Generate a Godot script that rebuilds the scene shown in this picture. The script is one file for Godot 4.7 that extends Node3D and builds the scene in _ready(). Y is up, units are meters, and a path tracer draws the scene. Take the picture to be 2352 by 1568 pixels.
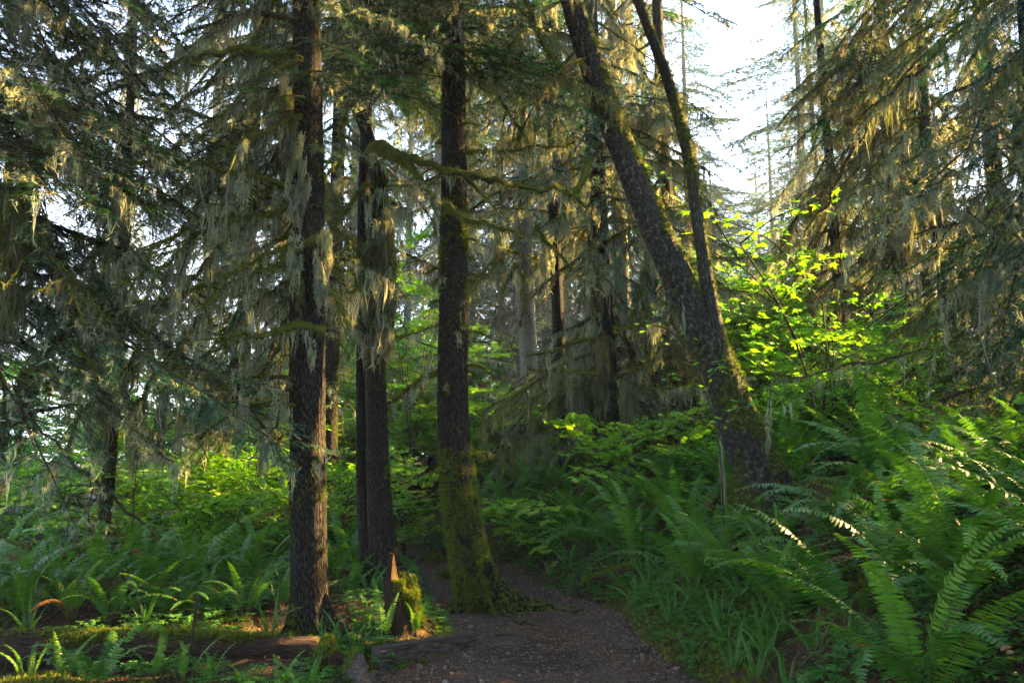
extends Node3D
# A mossy temperate rain forest with a gravel trail. Units are metres, y is up, the camera looks along -z.
# Pixel positions below are read off the photograph (2352 x 1568) and turned into points at a stated distance.

const FOCAL := 1846.0
const EYE := Vector3(0, 1.5, 0)
const PITCH := 8.2
const SUN_AZIMUTH := 63.0
const SUN_HEIGHT := 29.0

var rng := RandomNumberGenerator.new()
var noise := FastNoiseLite.new()
var fine := FastNoiseLite.new()
var taken := {}
var M := {}
var frond_meshes: Array = []
var lance_meshes: Array = []
var young_meshes: Array = []
var dead_meshes: Array = []
var lichen_branches: Array = []   # each: [wood mesh, lichen mesh, length]
var bough_meshes: Array = []      # each: [wood mesh, needle mesh, lichen mesh]
var spray_meshes: Array = []      # small-leaved shrub sprays: [twig mesh, leaf mesh]
var maple_leaves: Array = []
var light_branches: Array = []   # the same with fewer, broader pieces, for far trees
var light_boughs: Array = []
var crown_meshes: Array = []
var bush_meshes: Array = []
var drape_meshes: Array = []
var tuft_meshes: Array = []
var sun_to := Vector3.ZERO


# ---------------------------------------------------------------- mesh building
class MB:
	var v := PackedVector3Array()
	var n := PackedVector3Array()
	var c := PackedColorArray()
	var t := PackedVector2Array()
	var i := PackedInt32Array()

	func tri(a: Vector3, b: Vector3, d: Vector3, col: Color) -> void:
		var nn := (d - a).cross(b - a).normalized()
		var k := v.size()
		v.append(a); v.append(b); v.append(d)
		n.append(nn); n.append(nn); n.append(nn)
		c.append(col); c.append(col); c.append(col)
		i.append(k); i.append(k + 1); i.append(k + 2)

	func quad(a: Vector3, b: Vector3, d: Vector3, e: Vector3, col: Color) -> void:
		var nn := (d - a).cross(b - a).normalized()
		var k := v.size()
		v.append(a); v.append(b); v.append(d); v.append(e)
		n.append(nn); n.append(nn); n.append(nn); n.append(nn)
		c.append(col); c.append(col); c.append(col); c.append(col)
		i.append(k); i.append(k + 1); i.append(k + 2)
		i.append(k); i.append(k + 2); i.append(k + 3)

	# rows of points joined into a sheet or, with wrap, a tube; normals come from the neighbours
	func grid(rows: Array, wrap: bool, cols: Array, uvs: Array = [], flip := false) -> void:
		var nr := rows.size()
		var nc: int = rows[0].size()
		var k := v.size()
		for r in nr:
			for q in nc:
				var q0 := (q - 1 + nc) % nc if wrap else maxi(q - 1, 0)
				var q1 := (q + 1) % nc if wrap else mini(q + 1, nc - 1)
				var du: Vector3 = rows[r][q1] - rows[r][q0]
				var dv: Vector3 = rows[mini(r + 1, nr - 1)][q] - rows[maxi(r - 1, 0)][q]
				var nn := dv.cross(du).normalized()
				v.append(rows[r][q])
				n.append(-nn if flip else nn)
				c.append(cols[r][q])
				if uvs: t.append(uvs[r][q])
		var last := nc if wrap else nc - 1
		for r in nr - 1:
			for q in last:
				var a := k + r * nc + q
				var b := k + r * nc + (q + 1) % nc
				var d := a + nc
				var e := b + nc
				if flip:
					i.append_array(PackedInt32Array([a, e, b, a, d, e]))
				else:
					i.append_array(PackedInt32Array([a, b, e, a, e, d]))

	func mesh(mat: Material, into: ArrayMesh = null) -> ArrayMesh:
		var am := into if into else ArrayMesh.new()
		if v.is_empty():
			return am
		var arr := []
		arr.resize(Mesh.ARRAY_MAX)
		arr[Mesh.ARRAY_VERTEX] = v
		arr[Mesh.ARRAY_NORMAL] = n
		arr[Mesh.ARRAY_COLOR] = c
		if t.size() == v.size(): arr[Mesh.ARRAY_TEX_UV] = t
		arr[Mesh.ARRAY_INDEX] = i
		am.add_surface_from_arrays(Mesh.PRIMITIVE_TRIANGLES, arr)
		am.surface_set_material(am.get_surface_count() - 1, mat)
		return am


func tint(col: Color, by: float) -> Color:
	var k := 1.0 + rng.randf_range(-by, by)
	return Color(col.r * k * (1.0 + rng.randf_range(-by, by) * 0.35), col.g * k, col.b * k * (1.0 + rng.randf_range(-by, by) * 0.5))


func rr(a: float, b: float) -> float:
	return rng.randf_range(a, b)


# a swept tube whose radius and colour wander with noise; ends closed to a point
func tube(mb: MB, path: Array, radii: Array, sides: int, cols: Callable, rough := 0.0, uv_on := false) -> void:
	var rows := []
	var colors := []
	var uvs := []
	var along := 0.0
	var side := Vector3.ZERO
	var np := path.size()
	for k in np:
		var dir: Vector3 = (path[mini(k + 1, np - 1)] - path[maxi(k - 1, 0)]).normalized()
		if k > 0: along += path[k].distance_to(path[k - 1])
		if side == Vector3.ZERO:
			side = dir.cross(Vector3.UP)
			if side.length() < 0.2: side = dir.cross(Vector3.RIGHT)
		side = (side - dir * side.dot(dir)).normalized()
		var up := side.cross(dir)
		var row := PackedVector3Array()
		var crow := PackedColorArray()
		var uvrow := PackedVector2Array()
		for s in sides:
			var a := TAU * s / sides
			var o := side * cos(a) + up * sin(a)
			var r: float = radii[k]
			if rough > 0.0:
				var q: Vector3 = (path[k] + o * r) * 14.0
				r *= 1.0 + rough * noise.get_noise_3dv(q * 4.0)
			row.append(path[k] + o * r)
			crow.append(cols.call(path[k] + o * r, o))
			uvrow.append(Vector2(float(s) / sides, along))
		rows.append(row); colors.append(crow); uvs.append(uvrow)
	mb.grid(rows, true, colors, uvs if uv_on else [])


func smooth_path(pts: Array, step: float) -> Array:
	# Catmull-Rom through the points
	var out := []
	for k in pts.size() - 1:
		var p0: Vector3 = pts[maxi(k - 1, 0)]
		var p1: Vector3 = pts[k]
		var p2: Vector3 = pts[k + 1]
		var p3: Vector3 = pts[mini(k + 2, pts.size() - 1)]
		var cnt := maxi(1, int(ceil(p1.distance_to(p2) / step)))
		for q in cnt:
			out.append(p1.cubic_interpolate(p2, p0, p3, float(q) / cnt))
	out.append(pts[-1])
	return out


# ---------------------------------------------------------------- naming
func numbered(called: String) -> String:
	var k: int = taken.get(called, 0)
	taken[called] = k + 1
	return called if k == 0 else "%s_%03d" % [called, k]


func tag(o: Node, label := "", category := "", group := "", kind := "") -> Node:
	if label: o.set_meta("label", label)
	if category: o.set_meta("category", category)
	if group: o.set_meta("group", group)
	if kind: o.set_meta("kind", kind)
	return o


func thing(called: String, label: String, category: String, at: Vector3, group := "") -> Node3D:
	var o := Node3D.new()
	o.name = numbered(called)
	add_child(o)
	o.position = at
	tag(o, label, category, group)
	return o


func part(called: String, mesh: Mesh, parent: Node, xf := Transform3D(), kind := "") -> MeshInstance3D:
	var o := MeshInstance3D.new()
	o.name = called
	o.mesh = mesh
	parent.add_child(o, true)
	o.transform = xf
	if kind: o.set_meta("kind", kind)
	return o


func many(called: String, mesh: Mesh, xfs: Array, parent: Node, cols: Array = []) -> MultiMeshInstance3D:
	var mm := MultiMesh.new()
	mm.transform_format = MultiMesh.TRANSFORM_3D
	mm.use_colors = not cols.is_empty()
	mm.mesh = mesh
	mm.instance_count = xfs.size()
	for k in xfs.size():
		mm.set_instance_transform(k, xfs[k])
		if cols: mm.set_instance_color(k, cols[k])
	var o := MultiMeshInstance3D.new()
	o.name = called
	o.multimesh = mm
	parent.add_child(o, true)
	o.set_meta("kind", "stuff")
	return o


# ---------------------------------------------------------------- photograph to place
func ray(px: float, py: float) -> Vector3:
	return Basis(Vector3.RIGHT, deg_to_rad(PITCH)) * Vector3((px - 1176.0) / FOCAL, -(py - 784.0) / FOCAL, -1.0)


func at(px: float, py: float, d: float) -> Vector3:
	var r := ray(px, py)
	return EYE + r * (d / -r.z)


func to_px(p: Vector3) -> Vector2:
	var q := Basis(Vector3.RIGHT, deg_to_rad(-PITCH)) * (p - EYE)
	if q.z > -0.1: return Vector2(-9999, -9999)
	return Vector2(1176.0 + FOCAL * q.x / -q.z, 784.0 - FOCAL * q.y / -q.z)


func ground_at(px: float, py: float) -> Vector3:
	var r := ray(px, py)
	var d := 3.0
	while d < 40.0:
		var p := EYE + r * (d / -r.z)
		var y := maxf(land(p.x, p.z), -0.01) if on_trail(p.x, p.z, 0.15) else land(p.x, p.z)
		if p.y <= y: return Vector3(p.x, y, p.z)
		d += 0.02
	return EYE + r * 40.0


# trail edges: distance, edge on the stump side, edge on the bank side
const TRAIL := [[-6.0, -1.2, 1.3], [3.0, -1.1, 1.3], [5.3, -0.92, 1.26], [5.8, -0.95, 1.18], [6.3, -0.36, 1.12], [7.2, -0.42, 1.04], [8.0, -0.62, 1.05], [8.7, -0.78, 0.8], [9.3, -0.86, 0.52], [10.0, -1.0, 0.24], [11.0, -1.15, 0.14], [11.7, -1.3, -0.05], [12.3, -1.6, -0.95], [13.5, -1.95, -1.4], [15.0, -3.2, -2.4], [18.0, -6.6, -5.2], [24.0, -14.0, -12.0], [70.0, -60.0, -56.0]]


func edges(d: float) -> Vector2:
	for k in TRAIL.size() - 1:
		if d <= TRAIL[k + 1][0]:
			var t := clampf((d - TRAIL[k][0]) / (TRAIL[k + 1][0] - TRAIL[k][0]), 0, 1)
			return Vector2(lerpf(TRAIL[k][1], TRAIL[k + 1][1], t), lerpf(TRAIL[k][2], TRAIL[k + 1][2], t))
	return Vector2(-60, -56)


func land(x: float, z: float) -> float:
	var e := edges(-z)
	var y := 0.0
	var wobble := 0.1 * noise.get_noise_2d(x * 60.0, z * 60.0)
	if x > e.y + wobble:
		var t := x - e.y - wobble
		var steep := clampf(1.0 - (-z - 12.0) * 0.06, 0.35, 1.0)
		y = steep * (0.64 * minf(t, 1.7) + 0.22 * clampf(t - 1.7, 0.0, 4.0) + 0.05 * clampf(t - 5.7, 0.0, 30.0)) + 0.05 * smoothstep(0.0, 0.2, t)
		y -= 0.09 * (1.0 - smoothstep(0.0, 0.16, t))
		y += smoothstep(0.0, 0.6, t) * (0.16 * noise.get_noise_2d(x * 45.0, z * 45.0) + 0.06 * noise.get_noise_2d(x * 160.0, z * 160.0))
	elif x < e.x + wobble:
		var t := e.x + wobble - x
		y = (0.04 + 0.12 * smoothstep(5.6, 7.4, -z)) * smoothstep(0.0, 0.5, t) + 0.025 * minf(t, 14.0)
		y -= 0.09 * (1.0 - smoothstep(0.0, 0.16, t))
		y += smoothstep(0.0, 0.6, t) * (0.14 * noise.get_noise_2d(x * 45.0, z * 45.0) + 0.05 * noise.get_noise_2d(x * 160.0, z * 160.0))
	else:
		y = -0.09 + 0.015 * noise.get_noise_2d(x * 90.0, z * 90.0)
	return y


func on_trail(x: float, z: float, grow := 0.0) -> bool:
	var e := edges(-z)
	return x > e.x - grow and x < e.y + grow


# ---------------------------------------------------------------- materials
func ramp(a: Array) -> Gradient:
	var g := Gradient.new()
	g.offsets = PackedFloat32Array(a.map(func(q): return q[0]))
	g.colors = PackedColorArray(a.map(func(q): return (q[1] as Color).linear_to_srgb()))
	return g


func noise_tex(freq: float, kind: int, octaves: int, colors: Array, size := 512, seed_ := 1, ridged := false) -> NoiseTexture2D:
	var f := FastNoiseLite.new()
	f.noise_type = kind
	f.frequency = freq
	f.seed = seed_
	f.fractal_octaves = octaves
	f.fractal_type = FastNoiseLite.FRACTAL_RIDGED if ridged else FastNoiseLite.FRACTAL_FBM
	var t := NoiseTexture2D.new()
	t.width = size
	t.height = size
	t.seamless = true
	t.noise = f
	if colors: t.color_ramp = ramp(colors)
	return t


# cracked bark plates: cells with dark joints, bent by a second noise
func plate_tex(colors: Array) -> NoiseTexture2D:
	var t := noise_tex(0.035, FastNoiseLite.TYPE_CELLULAR, 2, colors, 512, 4)
	var f: FastNoiseLite = t.noise
	f.cellular_return_type = FastNoiseLite.RETURN_DISTANCE2_SUB
	f.domain_warp_enabled = true
	f.domain_warp_amplitude = 26.0
	f.domain_warp_frequency = 0.02
	return t


func leafy(called: String, rough: float, back: Color, shine := 0.5) -> StandardMaterial3D:
	var m := StandardMaterial3D.new()
	m.resource_name = called
	m.vertex_color_use_as_albedo = true
	m.albedo_color = Color.WHITE
	m.roughness = rough
	m.metallic_specular = shine
	m.cull_mode = BaseMaterial3D.CULL_DISABLED
	if back.r + back.g + back.b > 0.0:
		m.backlight_enabled = true
		m.backlight = back.linear_to_srgb()
	return m


func bark(called: String, dark: Color, mid: Color, pale: Color, scale_: Vector3, relief: float) -> StandardMaterial3D:
	var m := StandardMaterial3D.new()
	m.resource_name = called
	m.vertex_color_use_as_albedo = true
	m.albedo_texture = plate_tex([[0.0, dark * 2.5], [0.22, dark * 3.5], [0.4, mid * 2.5], [0.75, mid * 3.1], [1.0, pale * 2.5]])
	m.uv1_scale = scale_
	m.roughness = 0.95
	m.metallic_specular = 0.3
	m.heightmap_enabled = true
	m.heightmap_texture = plate_tex([])
	m.heightmap_scale = relief
	return m


func make_materials() -> void:
	M.lichen = leafy("pale hanging lichen", 1.0, Color(1.0, 0.95, 0.75), 0.1)
	M.moss = leafy("green moss", 1.0, Color(0.45, 0.42, 0.12), 0.1)
	M.wood = leafy("dark twig bark", 0.95, Color.BLACK, 0.2)
	M.needle = leafy("hemlock needles", 0.55, Color(0.5, 0.62, 0.3), 0.35)
	M.shade_needle = leafy("hemlock needles overhead", 0.8, Color.BLACK, 0.2)
	M.leaf = leafy("thin broad leaves", 0.5, Color(0.86, 1.0, 0.3), 0.4)
	M.fern = leafy("leathery fern fronds", 0.44, Color(0.7, 0.8, 0.25), 0.36)
	M.stone = leafy("grey brown gravel", 0.9, Color.BLACK, 0.35)
	M.bark_brown = bark("furrowed brown bark", Color(0.006, 0.005, 0.003), Color(0.036, 0.029, 0.02), Color(0.12, 0.1, 0.072), Vector3(3, 1.1, 1), 3.0)
	M.bark_grey = bark("pale grey bark", Color(0.06, 0.055, 0.05), Color(0.17, 0.155, 0.145), Color(0.28, 0.26, 0.24), Vector3(3, 1.2, 1), 1.2)
	M.bark_alder = bark("blotched maple bark", Color(0.007, 0.007, 0.006), Color(0.024, 0.022, 0.016), Color(0.2, 0.2, 0.17), Vector3(2, 2.2, 1), 1.0)
	var g := StandardMaterial3D.new()
	g.resource_name = "forest floor"
	g.vertex_color_use_as_albedo = true
	g.albedo_texture = noise_tex(0.03, FastNoiseLite.TYPE_SIMPLEX_SMOOTH, 5, [[0.0, Color(0.35, 0.3, 0.25)], [0.5, Color(0.7, 0.66, 0.6)], [1.0, Color(1, 1, 1)]], 512, 8)
	g.uv1_triplanar = true
	g.uv1_world_triplanar = true
	g.uv1_scale = Vector3(1.3, 1.3, 1.3)
	g.roughness = 1.0
	g.metallic_specular = 0.2
	g.heightmap_enabled = true
	g.heightmap_texture = noise_tex(0.06, FastNoiseLite.TYPE_SIMPLEX_SMOOTH, 5, [], 512, 9)
	g.heightmap_scale = 4.0
	M.floor = g
	var p := g.duplicate()
	p.resource_name = "trodden gravel"
	p.albedo_texture = noise_tex(0.09, FastNoiseLite.TYPE_SIMPLEX_SMOOTH, 4, [[0.0, Color(0.3, 0.28, 0.27)], [0.5, Color(0.62, 0.6, 0.58)], [0.8, Color(0.8, 0.78, 0.77)], [1.0, Color(1, 1, 1)]], 512, 12)
	p.uv1_scale = Vector3(1.7, 1.7, 1.7)
	p.heightmap_texture = noise_tex(0.11, FastNoiseLite.TYPE_CELLULAR, 3, [], 512, 14)
	p.heightmap_scale = 1.6
	M.trail = p
	var w := bark("weathered grey timber", Color(0.016, 0.012, 0.009), Color(0.05, 0.041, 0.033), Color(0.11, 0.095, 0.08), Vector3(1.2, 5, 1), 0.8)
	w.uv1_scale = Vector3(0.7, 9, 1)
	w.albedo_texture = noise_tex(0.02, FastNoiseLite.TYPE_SIMPLEX_SMOOTH, 5, [[0.0, Color(0.03, 0.022, 0.016)], [0.4, Color(0.11, 0.088, 0.068)], [0.7, Color(0.17, 0.145, 0.12)], [1.0, Color(0.3, 0.26, 0.22)]], 512, 21)
	w.heightmap_texture = noise_tex(0.025, FastNoiseLite.TYPE_SIMPLEX_SMOOTH, 5, [], 512, 22)
	M.timber = w
	var rot := bark("rotten red brown wood", Color(0.02, 0.012, 0.008), Color(0.075, 0.042, 0.025), Color(0.17, 0.1, 0.06), Vector3(5, 1.2, 1), 2.2)
	rot.albedo_texture = noise_tex(0.02, FastNoiseLite.TYPE_SIMPLEX_SMOOTH, 5, [[0.0, Color(0.03, 0.018, 0.012)], [0.4, Color(0.11, 0.068, 0.042)], [0.7, Color(0.18, 0.11, 0.07)], [1.0, Color(0.36, 0.23, 0.145)]], 512, 23)
	rot.heightmap_texture = noise_tex(0.025, FastNoiseLite.TYPE_SIMPLEX_SMOOTH, 5, [], 512, 24, true)
	M.rot = rot
	M.bark_alder.albedo_texture = noise_tex(0.018, FastNoiseLite.TYPE_SIMPLEX_SMOOTH, 4, [[0.0, Color(0.02, 0.02, 0.016)], [0.5, Color(0.06, 0.055, 0.042)], [0.68, Color(0.09, 0.085, 0.066)], [0.84, Color(0.2, 0.2, 0.165)], [1.0, Color(0.4, 0.4, 0.35)]], 512, 25)


const LICHEN := Color(0.28, 0.31, 0.205)
const OLIVE := Color(0.17, 0.19, 0.07)
const DUSKY := Color(0.13, 0.125, 0.075)
const MOSS := Color(0.105, 0.115, 0.022)
const NEEDLE := Color(0.03, 0.1, 0.055)
const TWIG := Color(0.045, 0.036, 0.027)
const FERN := Color(0.058, 0.16, 0.018)
const LEAF := Color(0.19, 0.4, 0.03)


# ---------------------------------------------------------------- lichen, moss and needles
func strand(mb: MB, p: Vector3, length: float, width: float, col: Color) -> void:
	var a := rr(0, TAU)
	var w := Vector3(cos(a), 0, sin(a)) * width * 0.5
	var s1 := Vector3(rr(-0.1, 0.1), -0.5, rr(-0.1, 0.1)) * length
	var s2 := Vector3(rr(-0.16, 0.16), -1.0, rr(-0.16, 0.16)) * length
	var m := p + s1
	mb.quad(p - w * 0.7, p + w * 0.7, m + w, m - w, col)
	mb.tri(m - w, m + w, p + s2, col)
	if length > 0.09:   # side wisps
		for k in 2:
			var q := p + s1 * rr(0.3, 1.7)
			var b := rr(0, TAU)
			mb.tri(q, q + Vector3(0, -width * 1.2, 0), q + Vector3(cos(b), rr(-1.6, -0.5), sin(b)) * length * rr(0.15, 0.3), col)


# tapering tassels of lichen that hang from a path: most are short, a few are long
func hang(mb: MB, path: Array, density: float, longest: float, width := 0.006, col := LICHEN, from := 0.0, per_tassel := 9) -> void:
	var shift := rr(0, 900)
	var along := 0.0
	for k in path.size() - 1:
		var a: Vector3 = path[k]
		var b: Vector3 = path[k + 1]
		var l := a.distance_to(b)
		along += l
		if float(k) / path.size() < from: continue
		for q in int(l * density * 40.0 + rng.randf()):
			var n1 := noise.get_noise_1d(along * 110.0 + shift)
			if n1 < -0.1 and rng.randf() < 0.75: continue
			var big := clampf(0.45 + n1 * 1.6, 0.12, 1.15)
			var reach := longest * big * lerpf(0.16, 1.0, pow(rng.randf(), 2.6))
			var p := a.lerp(b, rng.randf())
			var aim := Vector3(rr(-0.1, 0.1), -1.0, rr(-0.1, 0.1)) * reach
			var c1 := tint(col, 0.38)
			var half := 0.012 + 0.05 * reach
			for s in maxi(3, int(per_tassel * (0.5 + reach))):
				var top := p + Vector3(rr(-half, half), rr(-0.012, 0.01), rr(-half, half))
				var f := rr(0.3, 1.0)
				wisp(mb, top, p + aim * f - top + Vector3(rr(-half, half), 0, rr(-half, half)) * (1.1 - f), width * (rr(0.5, 1.2) if rng.randf() < 0.85 else rr(1.5, 2.4)), c1)


func wisp(mb: MB, p: Vector3, v: Vector3, width: float, col: Color) -> void:
	var a := rr(0, TAU)
	var w := Vector3(cos(a), 0, sin(a)) * width * 0.5
	var bend := Vector3(rr(-0.12, 0.12), 0, rr(-0.12, 0.12)) * v.length()
	var m := p + v * 0.5 + bend
	mb.quad(p - w * 0.7, p + w * 0.7, m + w, m - w, col)
	mb.tri(m - w, m + w, p + v - bend * 0.5, col)
	if rng.randf() < 0.7:
		var q := p + v * rr(0.1, 0.8) + bend * 0.6
		var b := rr(0, TAU)
		mb.tri(q, q + Vector3(0, -width * 1.5, 0), q + Vector3(cos(b), rr(-1.4, 0.1), sin(b)) * rr(0.02, 0.055), col)


func fuzz(mb: MB, path: Array, radii: Array, per_metre: float, length: float, col := MOSS) -> void:
	for k in path.size() - 1:
		var a: Vector3 = path[k]
		var b: Vector3 = path[k + 1]
		var dir := (b - a).normalized()
		var side := dir.cross(Vector3.UP)
		if side.length() < 0.1: side = dir.cross(Vector3.RIGHT)
		side = side.normalized()
		var up := side.cross(dir)
		for q in int(a.distance_to(b) * per_metre + rng.randf()):
			var an := rr(0, TAU)
			var o := side * cos(an) + up * sin(an)
			var p: Vector3 = a.lerp(b, rng.randf()) + o * radii[k] * 0.9
			var w := dir * rr(0.004, 0.009)
			mb.tri(p - w, p + w, p + (o + Vector3(rr(-0.6, 0.6), rr(-0.9, 0.4), rr(-0.6, 0.6))) * length * rr(0.4, 1.2), tint(col, 0.3))


# wood and moss tube of a branch; moss grows in sleeves, bare bark between
func branch_tube(mb: MB, path: Array, r0: float, r1: float, mossy: float, sides := 7) -> Array:
	var radii := []
	var off := rr(0, 500)
	for k in path.size():
		var t := float(k) / (path.size() - 1)
		var sleeve := clampf(noise.get_noise_1d(k * 22.0 + off) * 1.6 + mossy, 0.0, 1.0)
		radii.append(lerpf(r0, r1, t) * (0.8 + 0.75 * sleeve * mossy) * (1.0 if k < path.size() - 1 else 0.3))
	var cols := func(p: Vector3, o: Vector3) -> Color:
		var q := noise.get_noise_3dv(p * 90.0 + Vector3(off, 0, 0)) * 0.9 + mossy + o.y * 0.25 - 0.45
		return tint(MOSS * Color(0.8, 0.85, 0.9), 0.3) if q > 0.0 else tint(TWIG, 0.25)
	tube(mb, path, radii, sides, cols, 0.6)
	return radii


# prototypes lie along +x from the origin and slope down by `slope` degrees on their own, so that what hangs from them hangs straight
func make_lichen_branch(length: float, slope: float, curve: float, mossy: float, lichen: float, longest: float, subs: int, light := false, col := LICHEN) -> Array:
	var wood := MB.new()
	var moss := MB.new()
	var hair := MB.new()
	var path := []
	var kink := rr(0, 500)
	var steps := 12 if light else 24
	var q0 := Vector3.ZERO
	for k in steps + 1:
		var t := float(k) / steps
		path.append(q0 + Vector3(0, 0.05, 0.07) * length * Vector3(0, noise.get_noise_1d(t * 130.0 + kink), noise.get_noise_1d(t * 120.0 + kink + 99.0)) * t)
		var an := deg_to_rad(-slope - curve * t)
		q0 += Vector3(cos(an), sin(an), 0) * length / steps
	var rad := branch_tube(wood, path, 0.022, 0.006, mossy, 4 if light else 7)
	if not light: fuzz(moss, path, rad, 150.0 * mossy, 0.03)
	hang(hair, path, lichen * (0.8 if light else 1.0), longest, 0.013 if light else 0.006, col, 0.06, 5 if light else 9)
	for s in subs:
		var t := 0.12 + 0.85 * (s + rr(0.1, 0.9)) / subs
		var o: Vector3 = path[int(t * steps)]
		var sl := length * rr(0.12, 0.34) * (1.15 - t * 0.7)
		var sgn := 1.0 if s % 2 else -1.0
		var fwd: Vector3 = (path[-1] - path[0]).normalized()
		var out: Vector3 = (fwd * rr(0.4, 0.9) + Vector3(0, rr(-0.5, 0.1), sgn * rr(0.4, 0.9))).normalized()
		var sp := []
		var bend := rr(0.1, 0.35)
		for k in 7:
			var q := k / 6.0
			sp.append(o + out * sl * q + Vector3(0, -sl * bend * q * q, 0) + Vector3(rr(-1, 1), rr(-1, 1), rr(-1, 1)) * 0.012)
		var srad := branch_tube(wood, sp, 0.009, 0.003, mossy, 3 if light else 5)
		if not light: fuzz(moss, sp, srad, 80.0 * mossy, 0.02)
		hang(hair, sp, lichen * (0.7 if light else 0.9), longest * rr(0.4, 1.0), 0.011 if light else 0.0055, col, 0.0, 5 if light else 9)
	moss_into(wood, moss)
	return [wood.mesh(M.moss), hair.mesh(M.lichen), length, slope + curve * 0.5, hair.mesh(M.lichen, wood.mesh(M.moss))]


func moss_into(a: MB, b: MB) -> void:
	var k := a.v.size()
	a.v.append_array(b.v); a.n.append_array(b.n); a.c.append_array(b.c)
	var idx := PackedInt32Array()
	for q in b.i: idx.append(q + k)
	a.i.append_array(idx)


func needle_twig(mb: MB, p: Vector3, dir: Vector3, side: Vector3, length: float, col: Color, big := 1.0) -> void:
	var cnt := maxi(3, int(length / 0.0095 / big))
	var tip := p + dir * length + Vector3(0, -length * 0.18, 0)
	for k in cnt:
		var t := (k + 0.5) / cnt
		var o := p.lerp(tip, t) + Vector3(0, -length * 0.05 * t, 0)
		var nl := 0.021 * (0.5 + 0.5 * big) * (1.1 - 0.55 * t) * rr(0.7, 1.25)
		var w := dir * 0.0042 * big
		for s in [-1.0, 1.0]:
			mb.tri(o - w, o + w, o + (side * s + dir * rr(0.25, 0.6)) * nl + Vector3(0, rr(-0.006, 0.004), 0), col)


# a feathery flat hemlock bough
func make_bough(length: float, droop: float, lichen: float, light := false) -> Array:
	var big := 2.6 if light else 1.0
	var wood := MB.new()
	var green := MB.new()
	var hair := MB.new()
	var path := []
	var kink := rr(0, 500)
	for k in 21:
		var t := k / 20.0
		path.append(Vector3(t * length, -droop * length * pow(t, 1.7), 0.08 * length * noise.get_noise_1d(t * 60.0 + kink) * t))
	branch_tube(wood, path, 0.014, 0.003, 0.25, 5)
	if lichen > 0.0: hang(hair, path, 0.7 * lichen, 0.35, 0.012 if light else 0.006)
	var gap := 0.055 * (1.5 if light else 1.0)
	var nl := int(length * 0.92 / gap)
	for s in nl:
		var t := 0.08 + 0.92 * float(s) / nl
		var o: Vector3 = (path[int(t * 20)] as Vector3).lerp(path[mini(int(t * 20) + 1, 20)], fposmod(t * 20, 1.0))
		var sgn := 1.0 if s % 2 else -1.0
		var ll := length * 0.36 * pow(sin(PI * clampf(0.12 + 0.88 * (1.0 - t), 0, 1) * 0.62), 0.8) * rr(0.55, 1.15)
		var out := Vector3(rr(0.55, 0.85), 0, sgn * rr(0.6, 1.0)).normalized()
		var dr := rr(0.15, 0.45)
		var lp := []
		for k in 6:
			var q := k / 5.0
			lp.append(o + out * ll * q + Vector3(0, -ll * dr * q * q + rr(-0.008, 0.008), 0))
		var lr := [0.0034, 0.003, 0.0026, 0.002, 0.0016, 0.0008]
		tube(wood, lp, lr, 3, func(_p, _o): return TWIG)
		if lichen > 0.0 and rng.randf() < 0.6: hang(hair, lp, 0.6 * lichen, 0.25, 0.012 if light else 0.006)
		var across := out.cross(Vector3.UP).normalized()
		var tw := int(ll / (0.04 if light else 0.026))
		for k in tw:
			var q := (k + 0.6) / tw
			if rng.randf() < 0.1: continue
			var b: Vector3 = o + out * ll * q + Vector3(0, -ll * dr * q * q, 0)
			var sg := 1.0 if k % 2 else -1.0
			var d: Vector3 = (out * rr(0.6, 1.0) + across * sg * rr(0.6, 1.0) + Vector3(0, rr(-0.35, 0.05), 0)).normalized()
			needle_twig(green, b, d, d.cross(Vector3.UP).normalized(), rr(0.045, 0.1) * (1.15 - 0.5 * q) * (1.3 if light else 1.0), tint(NEEDLE, 0.25), big)
		needle_twig(green, lp[4], out, across, 0.09, tint(NEEDLE, 0.25), big)
	var whole := green.mesh(M.needle, wood.mesh(M.moss))
	if lichen > 0.0: hair.mesh(M.lichen, whole)
	return [wood.mesh(M.moss), green.mesh(M.needle), hair.mesh(M.lichen) if lichen > 0.0 else null, length, whole]


# ragged bundle of moss and lichen that hangs like a torn cloak
func make_drape(length: float, half: float, cnt: int, col: Color) -> ArrayMesh:
	var mb := MB.new()
	for k in cnt / 22:
		var y := -length * 0.75 * pow(rng.randf(), 1.3)
		var t := -y / length
		var wide := half * (0.3 + 1.0 * sin(PI * pow(t, 0.6)))
		var a := rr(0, TAU)
		var p := Vector3(cos(a) * wide * sqrt(rng.randf()), y, sin(a) * wide * sqrt(rng.randf()))
		var reach := length * rr(0.1, 0.5)
		var aim := Vector3(rr(-0.12, 0.12), -1.0, rr(-0.12, 0.12)) * reach
		var c1 := tint(col, 0.35)
		for s in 14:
			var top := p + Vector3(rr(-0.03, 0.03), rr(-0.04, 0.02), rr(-0.03, 0.03))
			var f := rr(0.25, 1.0)
			wisp(mb, top, p + aim * f - top + Vector3(rr(-0.03, 0.03), 0, rr(-0.03, 0.03)) * (1.1 - f), 0.008 * rr(0.6, 1.5), c1)
	return mb.mesh(M.lichen)


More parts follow.
